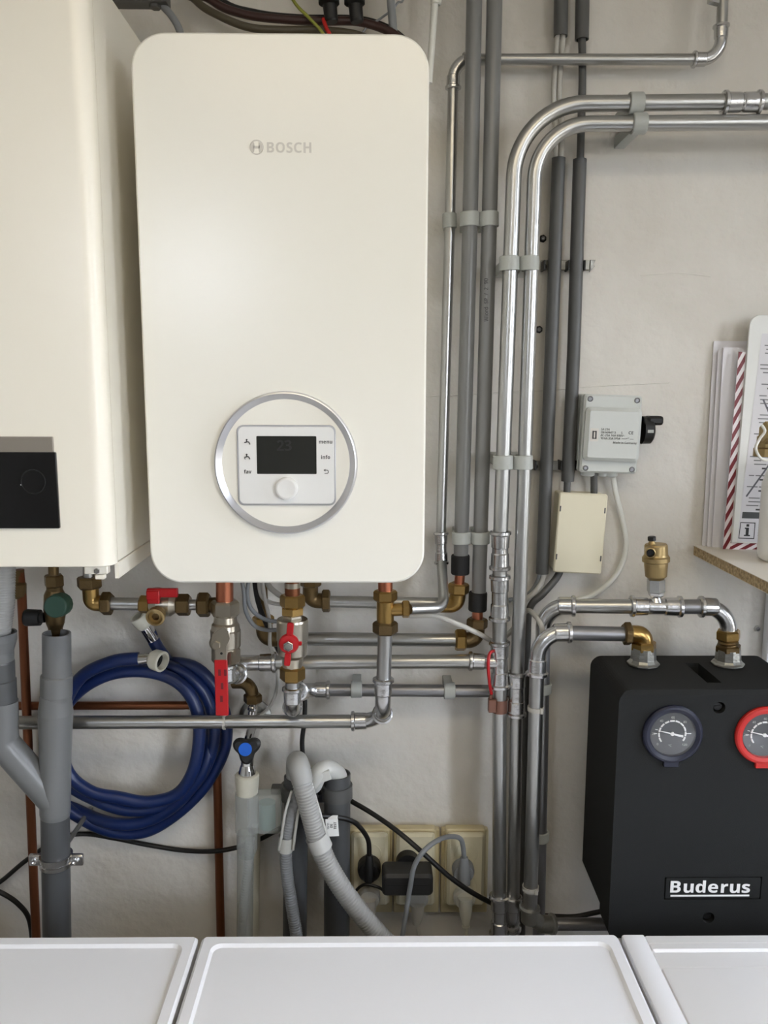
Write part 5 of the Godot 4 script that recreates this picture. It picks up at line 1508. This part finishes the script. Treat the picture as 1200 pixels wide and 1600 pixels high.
func cables() -> void:
	# above the middle boiler
	cable("cable", "dark brown cable sagging along the top edge above the boiler", [[230, -390, 0.05], [275, -60, 0.05], [330, 0, 0.05], [380, 22, 0.055], [440, 30, 0.06], [500, 33, 0.06], [560, 34, 0.06], [610, 50, 0.07], [640, 75, 0.08]], 0.0062, m.cable_brown, "cables above the boiler")
	cable("cable", "olive grey cable sagging lowest above the boiler", [[215, -390, 0.06], [262, -60, 0.06], [305, 0, 0.06], [345, 26, 0.065], [390, 43, 0.07], [440, 47, 0.07], [500, 47, 0.07], [560, 55, 0.08], [600, 75, 0.08]], 0.0056, m.cable_olive, "cables above the boiler")
	cable("cable", "black cable behind the two black plugs above the boiler", [[245, -390, 0.03], [285, -70, 0.03], [345, 0, 0.03], [400, 20, 0.035], [470, 28, 0.04], [560, 30, 0.04], [610, 46, 0.05], [640, 70, 0.05]], 0.005, m.cable_black, "cables above the boiler")
	cable("cable", "thin yellow green wire dropping behind the boiler top", [[380, -390, 0.05], [438, -50, 0.06], [458, 0, 0.065], [482, 27, 0.075], [503, 50, 0.085], [515, 75, 0.09]], 0.0024, m.cable_green, "cables above the boiler")
	cable("cable", "short red wire end beside the black plug above the boiler", [[505, 30, 0.07], [510, 44, 0.08], [515, 54, 0.085], [520, 75, 0.085]], 0.003, m.red_bright, "cables above the boiler")
	cable("cable", "thin grey wire arching right of the black plugs", [[660, -390, 0.03], [636, -40, 0.04], [620, 6, 0.045], [596, 28, 0.05], [572, 44, 0.06], [555, 70, 0.07]], 0.0017, m.cable_gray, "cables above the boiler")
	cable("cable", "grey cable dropping behind the boiler's top left corner", [[180, -390, 0.06], [228, -50, 0.08], [248, 0, 0.085], [266, 22, 0.09], [280, 46, 0.1], [288, 80, 0.1]], 0.0055, m.cable_gray, "cables above the boiler")
	single("rising_pipe", "plain grey pipe entering behind the boiler top, right of the black plugs", "pipe", mb().tube(L([[578, -400, 0.06], [618, 90, 0.06]]), S(13, 20, 0.06) * 0.5, 16), m.cable_gray)
	var t := thing("rising_pipe", "white painted pipe with collar behind the boiler's top right corner", "pipe", P(672, 90, 0.05))
	pipe(t, [[710, -400, 0.05], [670, 130, 0.05]], S(11, 40, 0.05) * 0.5, m.cable_white)
	turned(t, "collar", [681, 8, 0.05], [682, -8, 0.05], [[0, 12], [0.1, 17], [0.9, 17], [1, 14]], m.cable_white, 16)
	var s := thing("support_rail", "dark rail stub at the top edge left of the boiler cables", "rail", P(230, 8, 0.08))
	part(s, "bar", mb().box(P(215, -2, 0.09), Vector3(0.09, 0.018, 0.03), 0.002), m.conduit)
	part(s, "bolt", mb().hexa(P(243, 14, 0.09), Vector3.UP, 0.009, 0.02), m.conduit)
	for q in [[515, "left black plug hanging down above the boiler"], [555, "right black plug hanging down above the boiler"]]:
		var x: float = q[0]
		var g := thing("cable_plug", q[1], "plug", P(x, 36, 0.07), "black plugs above the boiler")
		turned(g, "plug_head", [x - 1, 9, 0.07], [x - 2, -45, 0.07], [[0, 20], [0.06, 33], [0.5, 34], [1, 34], [1, 0]], m.black, 14)
		part(g, "plug_cord", mb().tube(L([[x - 2, -40, 0.07], [x - 12, -390, 0.07]]), 0.006, 10), m.cable_black)
		turned(g, "plug_tail", [x + 3, 35, 0.07], [x, 6, 0.07], [[0, 0], [0, 19], [0.1, 21], [1, 22]], m.black, 16)

	# under the middle boiler
	cable("cable", "grey cable looping down from the boiler beside the left valve", [[376, 895, 0.13], [381, 925, 0.13], [384, 955, 0.13], [397, 977, 0.13], [415, 984, 0.13], [436, 984, 0.13], [450, 982, 0.12]], 0.0033, m.cable_gray, "loose cables under the boiler")
	cable("cable", "second grey cable looping under the boiler with a wider bow", [[392, 895, 0.12], [386, 925, 0.12], [392, 950, 0.12], [410, 966, 0.12], [432, 971, 0.12], [452, 968, 0.12]], 0.0033, m.cable_gray, "loose cables under the boiler")
	cable("cable", "grey cable curving from boiler toward the middle valve nuts", [[412, 895, 0.1], [420, 915, 0.1], [434, 928, 0.1], [452, 938, 0.1]], 0.0045, m.cable_light, "loose cables under the boiler")
	cable("cable", "thin grey cable low behind the middle valve nuts", [[404, 900, 0.11], [408, 930, 0.11], [425, 942, 0.11], [455, 946, 0.11]], 0.0032, m.cable_light, "loose cables under the boiler")
	cable("cable", "cream cable hanging straight past the brass elbow to the wall", [[408, 890, 0.115], [413, 930, 0.115], [421, 970, 0.115], [422, 1010, 0.115], [430, 1030, 0.085], [433, 1070, 0.03], [424, 1100, 0.02], [404, 1120, 0.012]], 0.003, m.cable_light, "loose cables under the boiler")
	cable("cable", "black cable from the boiler passing behind the middle valve to the drain hoses", [[396, 890, 0.09], [402, 935, 0.09], [414, 970, 0.085], [432, 1010, 0.04], [455, 1050, 0.03], [474, 1075, 0.028], [476, 1120, 0.03], [472, 1160, 0.03], [476, 1190, 0.035], [492, 1215, 0.05], [500, 1240, 0.05]], 0.0042, m.cable_black, "loose cables under the boiler")
	cable("cable", "cream cable crossing behind the wide steel pipe under the coated pipes", [[640, 962, 0.09], [680, 963, 0.1], [715, 975, 0.1], [748, 990, 0.09], [775, 1002, 0.06], [800, 985, 0.05], [822, 955, 0.06], [836, 962, 0.09], [846, 978, 0.11], [849, 998, 0.11]], 0.0042, m.cable_light)
	cable("cable", "pale cable across the wall just under the boiler's right corner", [[560, 934, 0.03], [640, 938, 0.03], [690, 938, 0.03], [705, 925, 0.02]], 0.004, m.cable_white)
	# right side
	cable("cable", "white cable hanging in a long bow below the isolator switch", [[957, 735, 0.03], [962, 770, 0.02], [972, 810, 0.012], [978, 850, 0.012], [970, 885, 0.012], [950, 912, 0.012], [925, 930, 0.015], [890, 942, 0.02], [862, 955, 0.03]], 0.0045, m.cable_white)
	cable("cable", "pale grey cable curving from the long conduit's lower end, front one", [[850, 880, 0.022], [849, 902, 0.022], [840, 920, 0.025], [822, 936, 0.03], [800, 944, 0.03]], 0.0045, m.cable_light, "cables leaving the long conduit")
	cable("cable", "pale grey cable curving from the long conduit's lower end, rear one", [[844, 880, 0.022], [842, 905, 0.016], [830, 925, 0.014], [812, 935, 0.014], [795, 938, 0.014]], 0.0045, m.cable_gray, "cables leaving the long conduit")
	cable("cable", "thick dark cable curving down left from the cream junction box", [[876, 890, 0.02], [868, 905, 0.022], [848, 928, 0.03], [828, 950, 0.03], [824, 1000, 0.03], [822, 1100, 0.03], [818, 1300, 0.03], [815, 1480, 0.03]], 0.0062, m.conduit)
	# low cables
	cable("cable", "black cable sagging across the wall under the blue hose coil", [[-40, 1400, 0.02], [0, 1378, 0.02], [40, 1345, 0.015], [90, 1312, 0.012], [130, 1303, 0.010], [180, 1310, 0.009], [230, 1320, 0.008], [290, 1329, 0.012], [345, 1329, 0.03], [395, 1316, 0.03], [440, 1293, 0.03], [480, 1268, 0.03]], 0.0042, m.cable_black)
	cable("cable", "black cable curling down behind the copper pipe at the lower left corner", [[-40, 1378, 0.02], [0, 1394, 0.02], [28, 1412, 0.02], [46, 1438, 0.02], [52, 1490, 0.02]], 0.0045, m.cable_black)
	cable("cable", "long black cable slanting down across the socket boxes", [[500, 1225, 0.02], [540, 1247, 0.035], [580, 1270, 0.06], [620, 1298, 0.09], [660, 1332, 0.112], [700, 1368, 0.112], [735, 1393, 0.10], [770, 1412, 0.08], [800, 1425, 0.05]], 0.0044, m.cable_black)
	cable("cable", "black cable low between the pipes and the pump group", [[838, 1430, 0.04], [870, 1432, 0.05], [900, 1432, 0.06], [930, 1426, 0.06], [970, 1418, 0.06]], 0.0045, m.cable_black)
